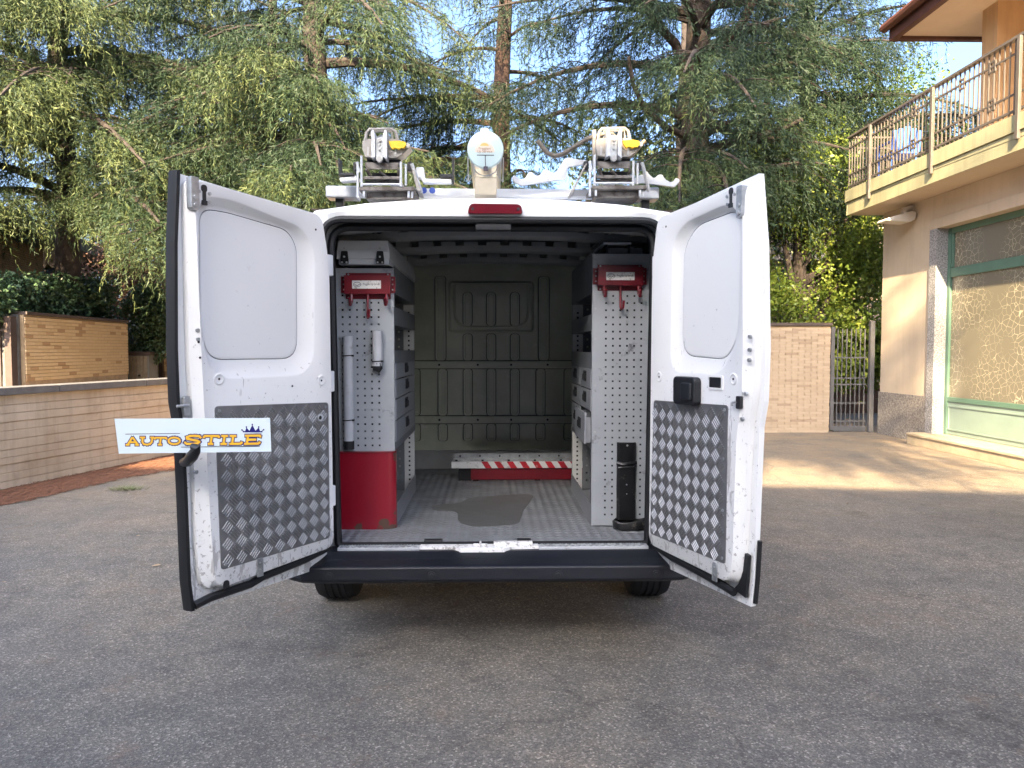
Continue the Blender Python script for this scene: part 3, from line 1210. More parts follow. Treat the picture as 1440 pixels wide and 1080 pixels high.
def rear_door(M, left):
    if left:
        skin = [(.015, .465), (.775, .475), (.790, .60), (.797, .95), (.805, 1.20), (.822, 1.30), (.826, 1.50), (.818, 1.9), (.800, 2.172), (.06, 2.125), (.02, 2.0)]
        panel = round_poly([(.030, .570), (.735, .545), (.758, .70), (.764, 1.25), (.774, 1.50), (.776, 2.155), (.082, 2.118), (.040, 1.9)], [.05, .09, .1, .1, .1, .05, .05, .1], 5)
        crease = round_poly([(.030, .570), (.70, .547), (.712, .70), (.735, 1.20), (.745, 1.50), (.762, 2.150), (.085, 2.116), (.040, 1.9)], [.05, .09, .1, .1, .1, .05, .05, .1], 5)
        lip = round_poly([(.70, 1.385), (.745, 1.62), (.738, 2.085), (.60, 2.098), (.21, 2.040), (.135, 1.95), (.148, 1.39)], [.20, .12, .13, .10, .10, .10, .14], 6)
        inn = round_poly([(.69, 1.462), (.722, 1.60), (.715, 2.045), (.60, 2.052), (.27, 2.025), (.215, 1.96), (.222, 1.462)], [.11, .10, .09, .10, .10, .08, .09], 6)
        c = (.45, 1.74)
    else:
        skin = [(.015, .465), (.715, .480), (.730, .60), (.742, .95), (.752, 1.20), (.774, 1.30), (.780, 1.50), (.762, 1.9), (.726, 2.180), (.06, 2.125), (.02, 2.0)]
        panel = round_poly([(.030, .570), (.675, .560), (.695, .66), (.724, 1.20), (.752, 1.32), (.758, 1.50), (.722, 2.160), (.082, 2.116), (.040, 1.9)], [.05, .08, .1, .05, .05, .1, .05, .05, .1], 5)
        crease = round_poly([(.030, .570), (.650, .562), (.676, .66), (.690, 1.15), (.718, 1.30), (.724, 1.50), (.708, 2.140), (.085, 2.112), (.040, 1.9)], [.05, .08, .1, .05, .05, .1, .05, .05, .1], 5)
        lip = round_poly([(.60, 1.405), (.690, 1.56), (.696, 2.03), (.60, 2.080), (.31, 2.052), (.215, 1.98), (.205, 1.40)], [.10, .2, .10, .08, .12, .10, .10], 6)
        inn = round_poly([(.585, 1.462), (.675, 1.60), (.683, 2.00), (.62, 2.052), (.36, 2.035), (.262, 1.95), (.258, 1.475)], [.06, .2, .10, .06, .10, .10, .10], 6)
        c = (.45, 1.74)
    an = angles([skin, panel, crease, lip, inn], c, 40)
    P = [polar(o, c, an) for o in (skin, panel, crease, lip, inn)]
    sh = lambda pts, k: [(c[0] + (x - c[0]) * k, c[1] + (z - c[1]) * k) for x, z in pts]
    L3 = lambda pts, v: [(x, v, z) for x, z in pts]
    m = MB(M)
    m.use('van_white')
    m.rings([L3(P[0], -.014), L3(P[0], .010)], fill=False, cap0=True)
    m.use('door_white')
    m.rings([L3(P[0], .010), L3(sh(P[1], 1.003), .012), L3(sh(P[1], 1.001), VP - .030), L3(P[2], VP - .004), L3(sh(P[2], .994), VP)], fill=False)
    mid = [(p[0] * .5 + q[0] * .5, p[1] * .5 + q[1] * .5) for p, q in zip(P[3], P[4])]
    m.rings([L3(sh(P[2], .994), VP), L3(sh(P[3], 1.02), VP), L3(P[3], VP - .003), L3(mid, VP - .026), L3(sh(P[4], 1.02), VP - .030)], fill=False)
    m.rings([L3(sh(P[4], 1.02), VP - .030), L3(sh(P[4], 1.008), VP - .031)], fill=False)
    m.use('plastic_dark')
    m.rings([L3(sh(P[4], 1.008), VP - .031), L3(sh(P[4], 1.004), VP - .035), L3(P[4], VP - .035)], fill=False)
    m.use('door_white')
    m.rings([L3(P[4], VP - .035), L3(sh(P[4], .997), VP - .030), L3(sh(P[4], .985), VP - .0288), L3(sh(P[4], .95), VP - .0286)], fill=True)
    d = m.build('rear_door', None, van, smooth=True,
                label='open rear door on the left, with black edge seal' if left else 'open rear door on the right, with boxy black handle')
    # five-bar plate on the lower half
    if left:
        pl = [(.060, .618), (.672, .622), (.688, 1.279), (.060, 1.256)]
    else:
        pl = [(.048, .624), (.632, .634), (.636, 1.279), (.070, 1.264)]
    m = MB(M)
    o = round_poly(pl, .018, 4)
    m.rings([L3(o, VP), L3(o, VP + .003)], fill=True, cap0=False)
    cp = m.build('checker_plate', 'alu_plate', d, bevel=.001)
    m = MB(M)
    us, ws = [p[0] for p in pl], [p[1] for p in pl]

    def keep(u, w):
        n = 4
        for i in range(n):
            x1, y1 = pl[i]
            x2, y2 = pl[(i + 1) % n]
            dd = math.hypot(x2 - x1, y2 - y1)
            if ((x2 - x1) * (w - y1) - (y2 - y1) * (u - x1)) / dd < .014:
                return False
        return True
    tread(m, min(us), max(us), min(ws), max(ws), lambda u, w, h: (u, VP + .003 + h, w), pitch=.068, nb=4, h=.0024, keep=keep)
    m.build('tread_bars', 'alu_tread', cp, kind='stuff')
    m = MB(M)
    for i in range(4):
        u, w = pl[i][0] + (.02 if i in (0, 3) else -.02), pl[i][1] + (.02 if i < 2 else -.02)
        m.disc((u, VP + .003, w), (0, 1, 0), .007, .003, 10)
    for w in (.85, 1.06):
        m.disc((pl[0][0] + .02, VP + .003, w), (0, 1, 0), .006, .003, 10)
        m.disc((pl[1][0] - .02, VP + .003, w), (0, 1, 0), .006, .003, 10)
    m.build('rivet', 'galvanised', cp)
    # edge rubber and bottom seal
    if left:
        m = MB(M)
        seal = [(.772, .480), (.786, .60), (.794, .95), (.802, 1.20), (.819, 1.30), (.823, 1.50), (.815, 1.9), (.797, 2.178)]
        v, f = [], []
        for u, w in seal:
            v += [(u - .014, .014, w), (u - .008, .030, w), (u + .006, .030, w), (u + .012, .008, w), (u + .010, -.016, w)]
        for i in range(len(seal) - 1):
            for k in range(4):
                f.append((i * 5 + k, i * 5 + k + 1, (i + 1) * 5 + k + 1, (i + 1) * 5 + k))
        f += [(0, 1, 2, 3, 4), tuple(reversed([35 + k for k in range(5)]))]
        m.add(v, f)
        m.build('edge_seal', 'rubber', d, smooth=True)
    m = MB(M)
    if left:
        pth = [(.045, .050, .566), (.20, .050, .545), (.44, .046, .530), (.50, .042, .515), (.70, .040, .515), (.765, .030, .500)]
    else:
        pth = [(.045, .050, .566), (.20, .050, .548), (.44, .048, .540), (.58, .045, .530), (.65, .040, .52)]
    m.tube(pth, .017, 7)
    m.build('bottom_seal', 'rubber', d, smooth=True)
    if not left:
        m = MB(M)
        m.prism([(.630, .528), (.708, .515), (.724, .690), (.700, .694), (.690, .620), (.662, .560)], 'y', .016, .032)
        m.build('corner_trim', 'rubber', d, bevel=.003)
        m = MB(M)
        m.tube([(.722, -.006, .495), (.734, -.006, .60), (.744, -.006, .75)], .010, 6)
        m.build('edge_trim', 'rubber', d)
    # hinge bracket and lock mechanism at the top, striker plates
    hu, hw = (.768, 2.105) if left else (.700, 2.085)
    m = MB(M)
    m.prism(round_poly([(hu - .025, hw - .075), (hu + .012, hw - .075), (hu + .012, hw + .05), (hu - .022, hw + .05)], [.016, .016, .004, .004]), 'y', VP - .02, VP + .008)
    for w in (-.055, -.025):
        m.disc((hu - .006, VP + .008, hw + w), (0, 1, 0), .009, .005, 10)
    m.build('top_bracket', 'galvanised', d, bevel=.001)
    ku, kw = (.718, 2.10) if left else (.636, 2.105)
    m = MB(M)
    m.use('plastic_dark')
    m.prism(round_rect(ku - .013, ku + .013, kw + .006, kw + .034, .011), 'y', VP - .001, VP + .003)
    m.prism(round_rect(ku - .007, ku + .007, kw - .042, kw + .010, .003), 'y', VP, VP + .004)
    m.prism(round_rect(ku - .012, ku + .012, kw - .044, kw - .026, .003), 'y', VP, VP + .005)
    m.use('galvanised')
    for du, dw in ((.024, .004), (-.024, .004), (-.022, -.028)):
        m.disc((ku + du, VP, kw + dw), (0, 1, 0), .007, .005, 8)
    m.build('lock_plate', None, d)
    # small pressed holes and plugs
    m = MB(M)
    m.use('plastic_dark')
    hl = [(.664, 1.385), (.101, 1.359), (.280, 1.341), (.126, 2.045), (.755, 1.53), (.750, 1.47)] if left else [(.112, 1.375), (.665, 1.385), (.160, 2.06)]
    for u, w in hl:
        m.disc((u, VP, w), (0, 1, 0), .005, .0015, 8)
    m.use('galvanised')
    for u, w in ([(.752, 1.575), (.750, 1.54), (.772, 1.03)] if left else [(.735, 1.33), (.715, 1.33), (.715, 1.23), (.752, 1.46), (.754, 1.50), (.754, 1.55)]):
        m.disc((u, VP - .012, w), (0, 1, 0), .008, .010, 8)
    m.build('bolt', None, d)
    m = MB(M)
    for u, w in hl[:2]:
        n = 14
        m.rings([[(u + rr * math.cos(6.2832 * k / n), VP + t, w + rr * math.sin(6.2832 * k / n)) for k in range(n)] for rr, t in ((.026, 0), (.022, .003), (.018, .003), (.014, .0005))], fill=False)
    m.build('pressed_ring', 'door_white', d, smooth=True)
    m = MB(M)
    lu = .477 if left else .563
    m.prism(round_poly([(lu - .016, .545), (lu + .016, .545), (lu + .016, .625), (lu - .016, .625)], [.002, .002, .014, .014]), 'y', VP, VP + .006)
    for w in (.572, .602):
        m.disc((lu, VP + .006, w), (0, 1, 0), .007, .004, 10)
    m.build('low_bracket', 'galvanised', d, bevel=.001)
    if left:
        m = MB(M)
        m.prism(round_poly([(.632, .545), (.662, .540), (.662, .575), (.634, .575)], [.002, .002, .014, .014]), 'y', VP - .001, VP + .002)
        m.build('drain_hole', 'plastic_dark', d)
        m = MB(M)
        m.disc((.113, VP + .002, 1.189), (0, 1, 0), .018, .003, 16)
        m.build('washer', 'galv_white', d)
        m = MB(M)
        m.disc((.116, VP + .005, 1.189), (0, 1, 0), .009, .001, 12)
        m.build('cap_hole', 'plastic_dark', d)
        m = MB(M)                                                  # side latch with its pin
        m.prism(round_rect(.776, .802, 1.245, 1.325, .011), 'y', .025, .042)
        m.tube([(.785, .046, 1.287), (.835, .042, 1.287)], .006, 8)
        m.build('latch', 'galvanised', d, bevel=.002)
        m = MB(M)                                                  # black pull strap, bent over the board
        m = MB()
        path = [at_y(a, b_, y) for a, b_, y in ((258, 650, 2.79), (264, 649, 2.755), (270, 642, 2.715), (275, 634, 2.695), (277, 629, 2.685), (270, 628, 2.690))]
        m.tube(path, [.016, .020, .021, .018, .016, .012], 10)
        m.build('pull_handle', 'plastic_dark', d, smooth=True)
    else:
        m = MB(M)                                                  # boxy handle
        m.prism(round_rect(.285, .452, 1.262, 1.385, .022), 'y', VP, VP + .038)
        h_ = m.build('handle', 'plastic_dark', d, bevel=.008)
        m = MB(M)
        m.prism(round_rect(.365, .438, 1.285, 1.360, .008), 'y', VP + .036, VP + .052)
        m.build('handle_grip', 'jamb_dark', h_, bevel=.006)
        m = MB(M)
        o, i_ = round_rect(.500, .600, 1.336, 1.396, .008), round_rect(.510, .590, 1.345, 1.388, .005)
        m.use('door_white')
        m.rings([L3(o, VP), L3(o, VP + .004), L3(i_, VP + .004)], fill=False)
        m.use('plastic_dark')
        m.rings([L3(i_, VP + .004), L3(i_, VP + .0008)], fill=True)
        m.build('access_hole', None, d)
        m = MB(M)
        m.use('plastic_dark')
        m.prism(round_rect(.698, .722, 1.270, 1.320, .006), 'y', VP - .004, VP + .012)
        m.use('galvanised')
        m.tube([(.700, VP + .012, 1.298), (.682, VP + .018, 1.292), (.682, VP + .018, 1.280)], .006, 6)
        m.build('latch', None, d)
    # hinges at the pillar
    m = MB(M)
    for w in (.80, 1.35, 1.90):
        m.box(-.03, .06, .0, .03, w - .05, w + .05)
    m.build('hinge', 'van_white', d, bevel=.006)
    return d


rear_door(ML, True)
rear_door(MR, False)


# ------------------------------------------------------------------ shelving inside the van
def shelving(side, top, label):
    s = side
    xi, xo = s * .527, s * .845
    y0, y1 = 3.98, 5.03
    t = thing('shelving_unit', label, 'shelving', (s * .69, y0, FLOOR_Z), 'racking units along both sides of the van')
    # front pegboard
    m = MB()
    a, b_ = min(xi, xo), max(xi, xo)
    if s < 0:
        cols = [-.797 + .0379 * i for i in range(6)]
    else:
        cols = [.600 + .0379 * i for i in range(6)]
    rows = [.612 + .0379 * i for i in range(32 if s < 0 else 33)]
    rows = [r for r in rows if r < top - .05]
    # worn rivets stand in some holes, so those stay closed
    perforated(m, a, b_, FLOOR_Z + .006, top, y0, .002, cols, rows, .0050)
    m.box(a, a + .012, y0 + .003, y0 + .03, FLOOR_Z + .006, top)
    m.box(b_ - .012, b_, y0 + .003, y0 + .03, FLOOR_Z + .006, top)
    pb = m.build('pegboard', 'peg_grey', t)
    m = MB()
    for z in (.58, .80, 1.06, 1.31, 1.56, 1.72, top - .02):
        for x in (xi + s * .017, xo - s * .03):
            if z < top - .01 and not (s < 0 and z < .97):
                m.disc((x, y0, z), (0, -1, 0), .006, .0025, 8)
    m.build('rivet', 'steel', pb)
    m = MB()
    m.box(a + .002, b_ - .002, y0 + .06, y0 + .065, FLOOR_Z + .006, top - .01)
    m.build('dark_backing', 'rubber', t)  # dark sheet behind the holes, standing in for shade inside the unit
    # far end upright, perforated, faces the rear
    m = MB()
    x0, x1 = sorted((s * .532, s * .597))
    perforated(m, x0, x1, FLOOR_Z + .01, 1.80, y1 - .03, .002, [(x0 + x1) / 2], [.60 + .031 * i for i in range(38)], .006)
    up_ = m.build('upright', 'upright_white', t)
    m = MB()
    m.box(x0 + .002, x1 - .002, y1 - .022, y1 - .02, FLOOR_Z + .01, 1.80)
    m.build('dark_backing', 'rubber', t)  # dark strip painted as the shade behind the upright's holes
    m = MB()
    perforated(m, *sorted((s * .60, s * .84)), FLOOR_Z + .01, 1.90, y1 - .028, .002, [s * (.63 + .05 * i) for i in range(4)], [.62 + .05 * i for i in range(24)], .006)
    m.box(s * .843 - .002, s * .843 + .002, y0 + .02, y1, FLOOR_Z + .01, 1.95)
    m.build('back_panel', 'shelf_grey', t)
    # shelf trays with upturned lips
    def tray(z, h, name='shelf', mt='shelf_grey', yy0=y0 + .02, yy1=y1):
        q = MB()
        q.box(*sorted((xi + s * .003, xo)), yy0, yy1, z - .012, z)
        q.box(*sorted((xi, xi + s * .003)), yy0, yy1, z - .014, z + h)
        return q.build(name, mt, t, bevel=.001)
    tray(.557, .105, mt='drawer_grey')
    if s < 0:
        tray(1.645, .085)
        tray(1.432, .065)
    else:
        tray(1.618, .075)
        tray(1.405, .082)
    tray(1.815, top - 1.82 + .02)
    tray(.975, .03)
    m = MB()
    m.box(*sorted((xi + s * .004, xi + s * .022)), y0 + .003, y0 + .045, FLOOR_Z + .006, top)
    m.box(*sorted((xi + s * .004, xi + s * .012)), y1 - .018, y1, FLOOR_Z + .006, top)
    m.build('frame', 'peg_grey', t)

    def drawer(ya, yb, za, zb, out=0.0, hy=None):
        q = MB()
        q.box(*sorted((xi - s * (.004 + out), xi + s * .006 - s * out)), ya + .004, yb - .004, za + .003, zb - .003)
        q.box(*sorted((xi + s * .006 - s * out, xo - s * .06)), ya + .02, yb - .02, za + .01, zb - .03)
        d = q.build('drawer', 'drawer_grey', t, bevel=.002)
        hy = hy or (ya + yb) / 2
        hz = (za + zb) / 2 + .01
        q = MB()
        x = xi - s * (.004 + out)
        q.prism(round_rect(hy - .062, hy + .062, hz - .030, hz + .030, .012), 'x', x, x - s * .004)
        q.prism(round_rect(hy - .055, hy - .015, hz - .024, hz + .024, .006), 'x', x - s * .004, x - s * .012)
        q.prism(round_rect(hy + .010, hy + .050, hz - .024, hz + .010, .006), 'x', x - s * .004, x - s * .010)
        q.build('handle', 'rubber', d, bevel=.001)
    if s < 0:
        zz = (1.430, 1.340, 1.235, 1.120, 1.000)
        for i in range(4):
            drawer(4.02, 4.97, zz[i + 1], zz[i], 0, 4.48 + (.03 if i % 2 else 0))
    else:
        zz = (1.400, 1.285, 1.165, .985)
        for i in range(3):
            drawer(4.02, 4.49, zz[i + 1], zz[i], .030 if i == 2 else 0)
            drawer(4.51, 4.97, zz[i + 1], zz[i], 0)
    return t


shelving(-1, 1.930, 'grey racking on the left side with pegboard front above red cabinet')
shelving(1, 2.010, 'grey racking on the right side with pegboard front and doubled drawers')


def hook_rack(x, zt, yf, label):
    t = thing('hook_rack', label, 'hook rack', (x, yf, zt - .06), 'red hook racks on the pegboards')
    m = MB()
    z0, z1 = zt - .125, zt
    m.box(x - .118, x + .118, yf - .004, yf - .0015, z0 - .012, z1)           # flanges
    m.box(x - .143, x + .143, yf - .004, yf - .002, z0 + .020, z1 - .018)
    m.box(x - .120, x + .120, yf - .040, yf - .004, z0 + .012, z1 - .015)
    m.build('box', 'red_paint', t, bevel=.004)
    for dx, L in ((-.085, .055), (0, .125), (.098, .055)):
        q = MB()
        zb = z0 + .012
        if L > .1:
            q.tube([(x + dx, yf - .025, zb), (x + dx, yf - .030, zb - L + .01), (x + dx + .003, yf - .040, zb - L), (x + dx + .010, yf - .055, zb - L + .006), (x + dx + .013, yf - .062, zb - L + .045)], .0068, 8)
        else:
            q.tube([(x + dx, yf - .025, zb + .004), (x + dx, yf - .032, zb - L + .012), (x + dx, yf - .055, zb - L), (x + dx, yf - .080, zb - L + .030)], [.010, .010, .010, .008], 8)
        q.build('hook', 'red_paint', t, smooth=True)
    m = MB()
    m.prism(round_rect(x - .078, x + .072, zt - .085, zt - .043, .003), 'y', yf - .0412, yf - .040)
    st = m.build('sticker', 'sticker_white', t)
    M = Matrix.Translation((x + .022, yf - .0415, zt - .062)) @ Matrix.Rotation(R(90), 4, 'X')
    text_on('Preggiani Up Service', .016, M, 'ink', 'lettering', st, width=.086)
    q = MB()
    n = 20
    q.tube([(x - .052 + .019 * math.cos(6.283 * k / n), yf - .0416, zt - .064 + .012 * math.sin(6.283 * k / n)) for k in range(n)], .0011, 4, closed=True)
    q.tube([(x - .066, yf - .0418, zt - .064), (x - .052, yf - .0418, zt - .071), (x - .038, yf - .0418, zt - .062)], .0014, 4)
    q.build('emblem', 'ink', st)
    m = MB()
    for dx in (-.128, .128):
        for dz in (-.035, -.06, -.088):
            m.disc((x + dx, yf - .004, zt + dz), (0, -1, 0), .0045, .003, 8)
    for dx in (-.104, .104):
        m.disc((x + dx, yf - .004, zt - .008), (0, -1, 0), .005, .003, 8)
        m.disc((x + dx, yf - .004, zt - .130), (0, -1, 0), .005, .003, 8)
    m.build('rivet', 'galvanised', t)


hook_rack(-.660, 1.905, 3.98, 'red hook rack with white sticker under the grey metal case')
hook_rack(.672, 1.952, 3.98, 'red hook rack with torn white sticker above the black bottle holder')

# long metal case lying on top of the left racking
t = thing('metal_case', 'long grey metal case with two black latches on top of racking', 'case', (-.675, 3.93, 1.94))
m = MB()
m.box(-.806, -.546, 3.935, 5.20, 1.945, 2.005)
m.build('case_body', 'case_alu', t, bevel=.003)
m = MB()
m.box(-.814, -.541, 3.925, 5.205, 1.972, 2.020)
m.prism([(-.812, 2.020), (-.806, 2.068), (-.549, 2.068), (-.543, 2.020)], 'y', 3.928, 5.20)
m.box(-.810, -.545, 3.921, 3.927, 2.012, 2.020)
m.build('lid', 'case_alu', t, bevel=.003)
for x in (-.772, -.588):
    m = MB()
    m.prism([(x - .021, 1.946), (x + .021, 1.946), (x + .021, 1.968), (x + .016, 2.012), (x - .016, 2.012), (x - .021, 1.968)], 'y', 3.912, 3.924)
    la = m.build('latch', 'rubber', t, bevel=.003)
    m = MB()
    for dx, z in ((-.012, 1.953), (.012, 1.953), (0, 1.982), (0, 2.026)):
        m.disc((x + dx, 3.912, z), (0, -1, 0), .0052, .003, 8)
    m.build('rivet', 'galv_white', la)
# a thin tray and folder on the right racking
t = thing('metal_tray', 'shallow grey metal tray lying on top of the right racking', 'tray', (.69, 4.05, 2.012))
m = MB()
m.box(.60, .80, 4.02, 4.75, 2.012, 2.018)
m.box(.60, .80, 4.02, 4.024, 2.012, 2.045)
m.build('tray_base', 'shelf_grey', t)
m = MB()
m.box(.585, .735, 3.99, 4.65, 2.062, 2.072)
m.build('folded_sheet', 'case_alu', t, bevel=.002)
m = MB()
m.box(.60, .61, 4.0, 4.6, 2.018, 2.062)
m.box(.72, .73, 4.0, 4.6, 2.018, 2.062)
m.build('tray_rib', 'rubber', t)

# red cabinet at the foot of the left racking
t = thing('red_cabinet', 'chipped glossy red metal cabinet on the floor under left pegboard', 'cabinet', (-.838, 3.945, FLOOR_Z))
m = MB()
zt = .962
m.prism(round_poly([(-.838, 3.975), (-.838, 3.945), (-.615, 3.940), (-.545, 3.952), (-.522, 3.975)], [.002, .01, .05, .03, .002]), 'z', FLOOR_Z + .001, zt - .008)
m.build('cabinet_body', 'red_rusty', t, smooth=True)
m = MB()
m.prism(round_poly([(-.840, 3.975), (-.840, 3.940), (-.615, 3.935), (-.540, 3.948), (-.517, 3.975)], [.002, .01, .05, .03, .002]), 'z', zt - .008, zt)
m.prism([(-.520, 3.976), (-.524, 4.03), (-.526, 4.03), (-.5225, 3.976)], 'z', FLOOR_Z + .001, zt)
m.build('rim', 'red_paint', t)


def strapped_tube(x, z0, z1, r, label, ties, cap):
    y = 3.98 - r - .003
    t = thing('plastic_tube', label, 'tube', (x, y, z0), 'pale plastic tubes strapped to the left pegboard')
    m = MB()
    m.tube([(x, y, z0 + .03), (x, y, z1)], r, 18)
    m.build('pipe', 'tube_pale', t, smooth=True)
    m = MB()
    if cap:
        m.tube([(x, y, z0), (x, y, z0 + .045)], r * 1.08, 16)
    else:
        m.tube([(x, y, z0 + .045), (x + .002, y, z0 + .02), (x - .006, y - .004, z0)], [r * 1.02, r * .98, r * .7], 9)
    m.build('end_cap', 'rubber', t)
    for z in ties:
        q = MB()
        n = 18
        q.tube([(x + (r + .002) * math.cos(6.283 * k / n), y + (r + .002) * math.sin(6.283 * k / n), z + .002 * math.cos(6.283 * k / n)) for k in range(n)], .003, 5, closed=True)
        q.box(x + r * .8, x + r * .8 + .012, y - r * .75, y - r * .75 + .01, z - .005, z + .005)
        q.build('cable_tie', 'rubber', t)


strapped_tube(-.765, .975, 1.572, .0265, 'long pale plastic tube strapped upright above the red cabinet', (1.47, 1.13), True)
strapped_tube(-.611, 1.385, 1.600, .0265, 'short pale plastic tube with crumpled black end on left pegboard', (1.44,), False)

# black bottle holder on the right pegboard
t = thing('bottle_holder', 'worn black bottle holder with cupped foot on the right pegboard', 'holder', (.712, 3.96, FLOOR_Z))
m = MB()
m.prism([(.661, 3.977), (.661, 3.962), (.675, 3.950), (.748, 3.950), (.762, 3.962), (.762, 3.977), (.756, 3.977), (.754, 3.966), (.745, 3.957), (.678, 3.957), (.669, 3.966), (.667, 3.977)], 'z', .590, 1.006)
m.build('back_plate', 'black_strap', t, bevel=.002)
m = MB()
rg = []
for z, k in ((.560, .86), (.563, 1.0), (.600, 1.04), (.604, 1.0), (.575, .92)):
    rg.append([(.728 + .093 * k * math.copysign(abs(math.cos(6.283 * i / 28)) ** .7, math.cos(6.283 * i / 28)), 3.920 + .058 * k * math.copysign(abs(math.sin(6.283 * i / 28)) ** .8, math.sin(6.283 * i / 28)), z - .008 + .006 * math.sin(i * .9)) for i in range(28)])
m.rings(rg, fill=True, cap0=True)
m.build('foot_cup', 'black_strap', t, smooth=True)
m = MB()
m.tube([(.660, 3.957, .895), (.690, 3.944, .888), (.720, 3.944, .893), (.763, 3.957, .897)], [.010, .012, .009, .010], 6)
m.tube([(.665, 3.955, .868), (.700, 3.944, .876), (.745, 3.945, .872), (.760, 3.957, .880)], .006, 6)
m.build('strap', 'black_strap', t, smooth=True, label='crumpled strap with pale tape on it')
m = MB()
m.disc((.713, 3.950, .990), (0, -1, 0), .005, .003, 8)
m.disc((.711, 3.950, .780), (0, -1, 0), .004, .003, 8)
m.disc((.712, 3.950, .730), (0, -1, 0), .003, .003, 8)
m.build('screw', 'galv_white', t)

# galvanised step beam with red and white chevrons, lying before the bulkhead
t = thing('step_beam', 'galvanised beam with red and white stripes lying before the bulkhead', 'beam', (.15, 5.42, FLOOR_Z))
YB = 5.38
p0, p1 = at_y(640, 640, YB + .08), at_y(834, 640, YB + .08)
x0, x1 = -.305, .66
m = MB()
m.box(x0 + .02, x1, YB + .075, YB + .080, .665, .742)
m.add([(x0, YB, .690), (x1, YB, .690), (x1, YB + .075, .706), (x0 + .01, YB + .075, .706), (x0, YB, .684), (x1, YB, .684), (x1, YB + .075, .700), (x0 + .01, YB + .075, .700)],
      [(0, 1, 2, 3), (7, 6, 5, 4), (0, 4, 5, 1), (1, 5, 6, 2), (2, 6, 7, 3), (3, 7, 4, 0)])
m.build('angle_plate', 'galvanised', t)
m = MB()
m.box(x0, x1, YB - .006, YB, .643, .693)
m.build('front_face', 'white_stripe', t, bevel=.003)
for i in range(8):
    xa = x0 + .215 + i * .092
    m = MB()
    m.prism([(xa, .6925), (xa + .046, .6925), (xa + .078, .6435), (xa + .032, .6435)], 'y', YB - .0072, YB - .006)
    m.build('red_stripe', 'red_stripe', t)
m = MB()
m.box(-.165, x1, YB + .01, YB + .06, FLOOR_Z + .01, .638)
m.build('red_bar', 'red_paint', t, bevel=.003)
m = MB()
m.box(x0 + .05, -.165, YB + .03, YB + .07, FLOOR_Z, .66)
m.box(.30, .34, YB + .02, YB + .06, FLOOR_Z, FLOOR_Z + .012)
m.box(-.15, -.11, YB + .02, YB + .06, FLOOR_Z, FLOOR_Z + .012)
m.build('support', 'rubber', t)
m = MB()
for i in range(7):
    m.disc((x0 + .06 + .145 * i, YB + .075, .722), (0, -1, 0), .007, .002, 8)
    m.disc((x0 + .035 + .19 * i, YB + .02, .695), (0, -.2, 1), .009, .006, 8)
m.build('bolt_hole', 'rubber', t)

# ------------------------------------------------------------------ roof rack and what it carries
rack = thing('roof_rack', 'white roof rack bars on the van roof with grey end pieces', 'roof rack', (0, 4.0, 2.2))
for y in (3.96, 5.3, 6.5):
    m = MB()
    m.prism(round_poly([(y - .035, 2.296), (y + .035, 2.296), (y + .035, 2.338), (y - .035, 2.338)], .008), 'x', -.70, .70)
    cb = m.build('crossbar', 'van_white', rack, bevel=.002)
    for sx in (-1, 1):
        q = MB()
        q.prism(round_poly([(y - .06, 2.284), (y + .05, 2.284), (y + .05, 2.344), (y - .06, 2.344)], .010), 'x', sx * .70, sx * .862)
        q.build('end_piece', 'galv_white', cb, bevel=.006)
        q = MB()
        q.bar((sx * .80, y, 2.17), (sx * .80, y, 2.295), .04, .05)
        q.box(sx * .78 - .05, sx * .78 + .05, y - .05, y + .05, 2.17, 2.205)
        q.build('foot', 'rubber', cb, bevel=.004)
    if y < 4:
        q = MB()
        for px in (596, 608):
            p = at_y(px, 271.5, y - .035)
            q.disc((p.x, y - .035, 2.326), (0, -1, 0), .016, .001, 18)
        q.build('round_sticker', 'blue_sticker', cb)
m = MB()
for x in (-.50, .60):
    m.box(x - .03, x + .03, 3.9, 7.0, 2.339, 2.365)
m.build('slide_rail', 'galv_white', rack, bevel=.003)


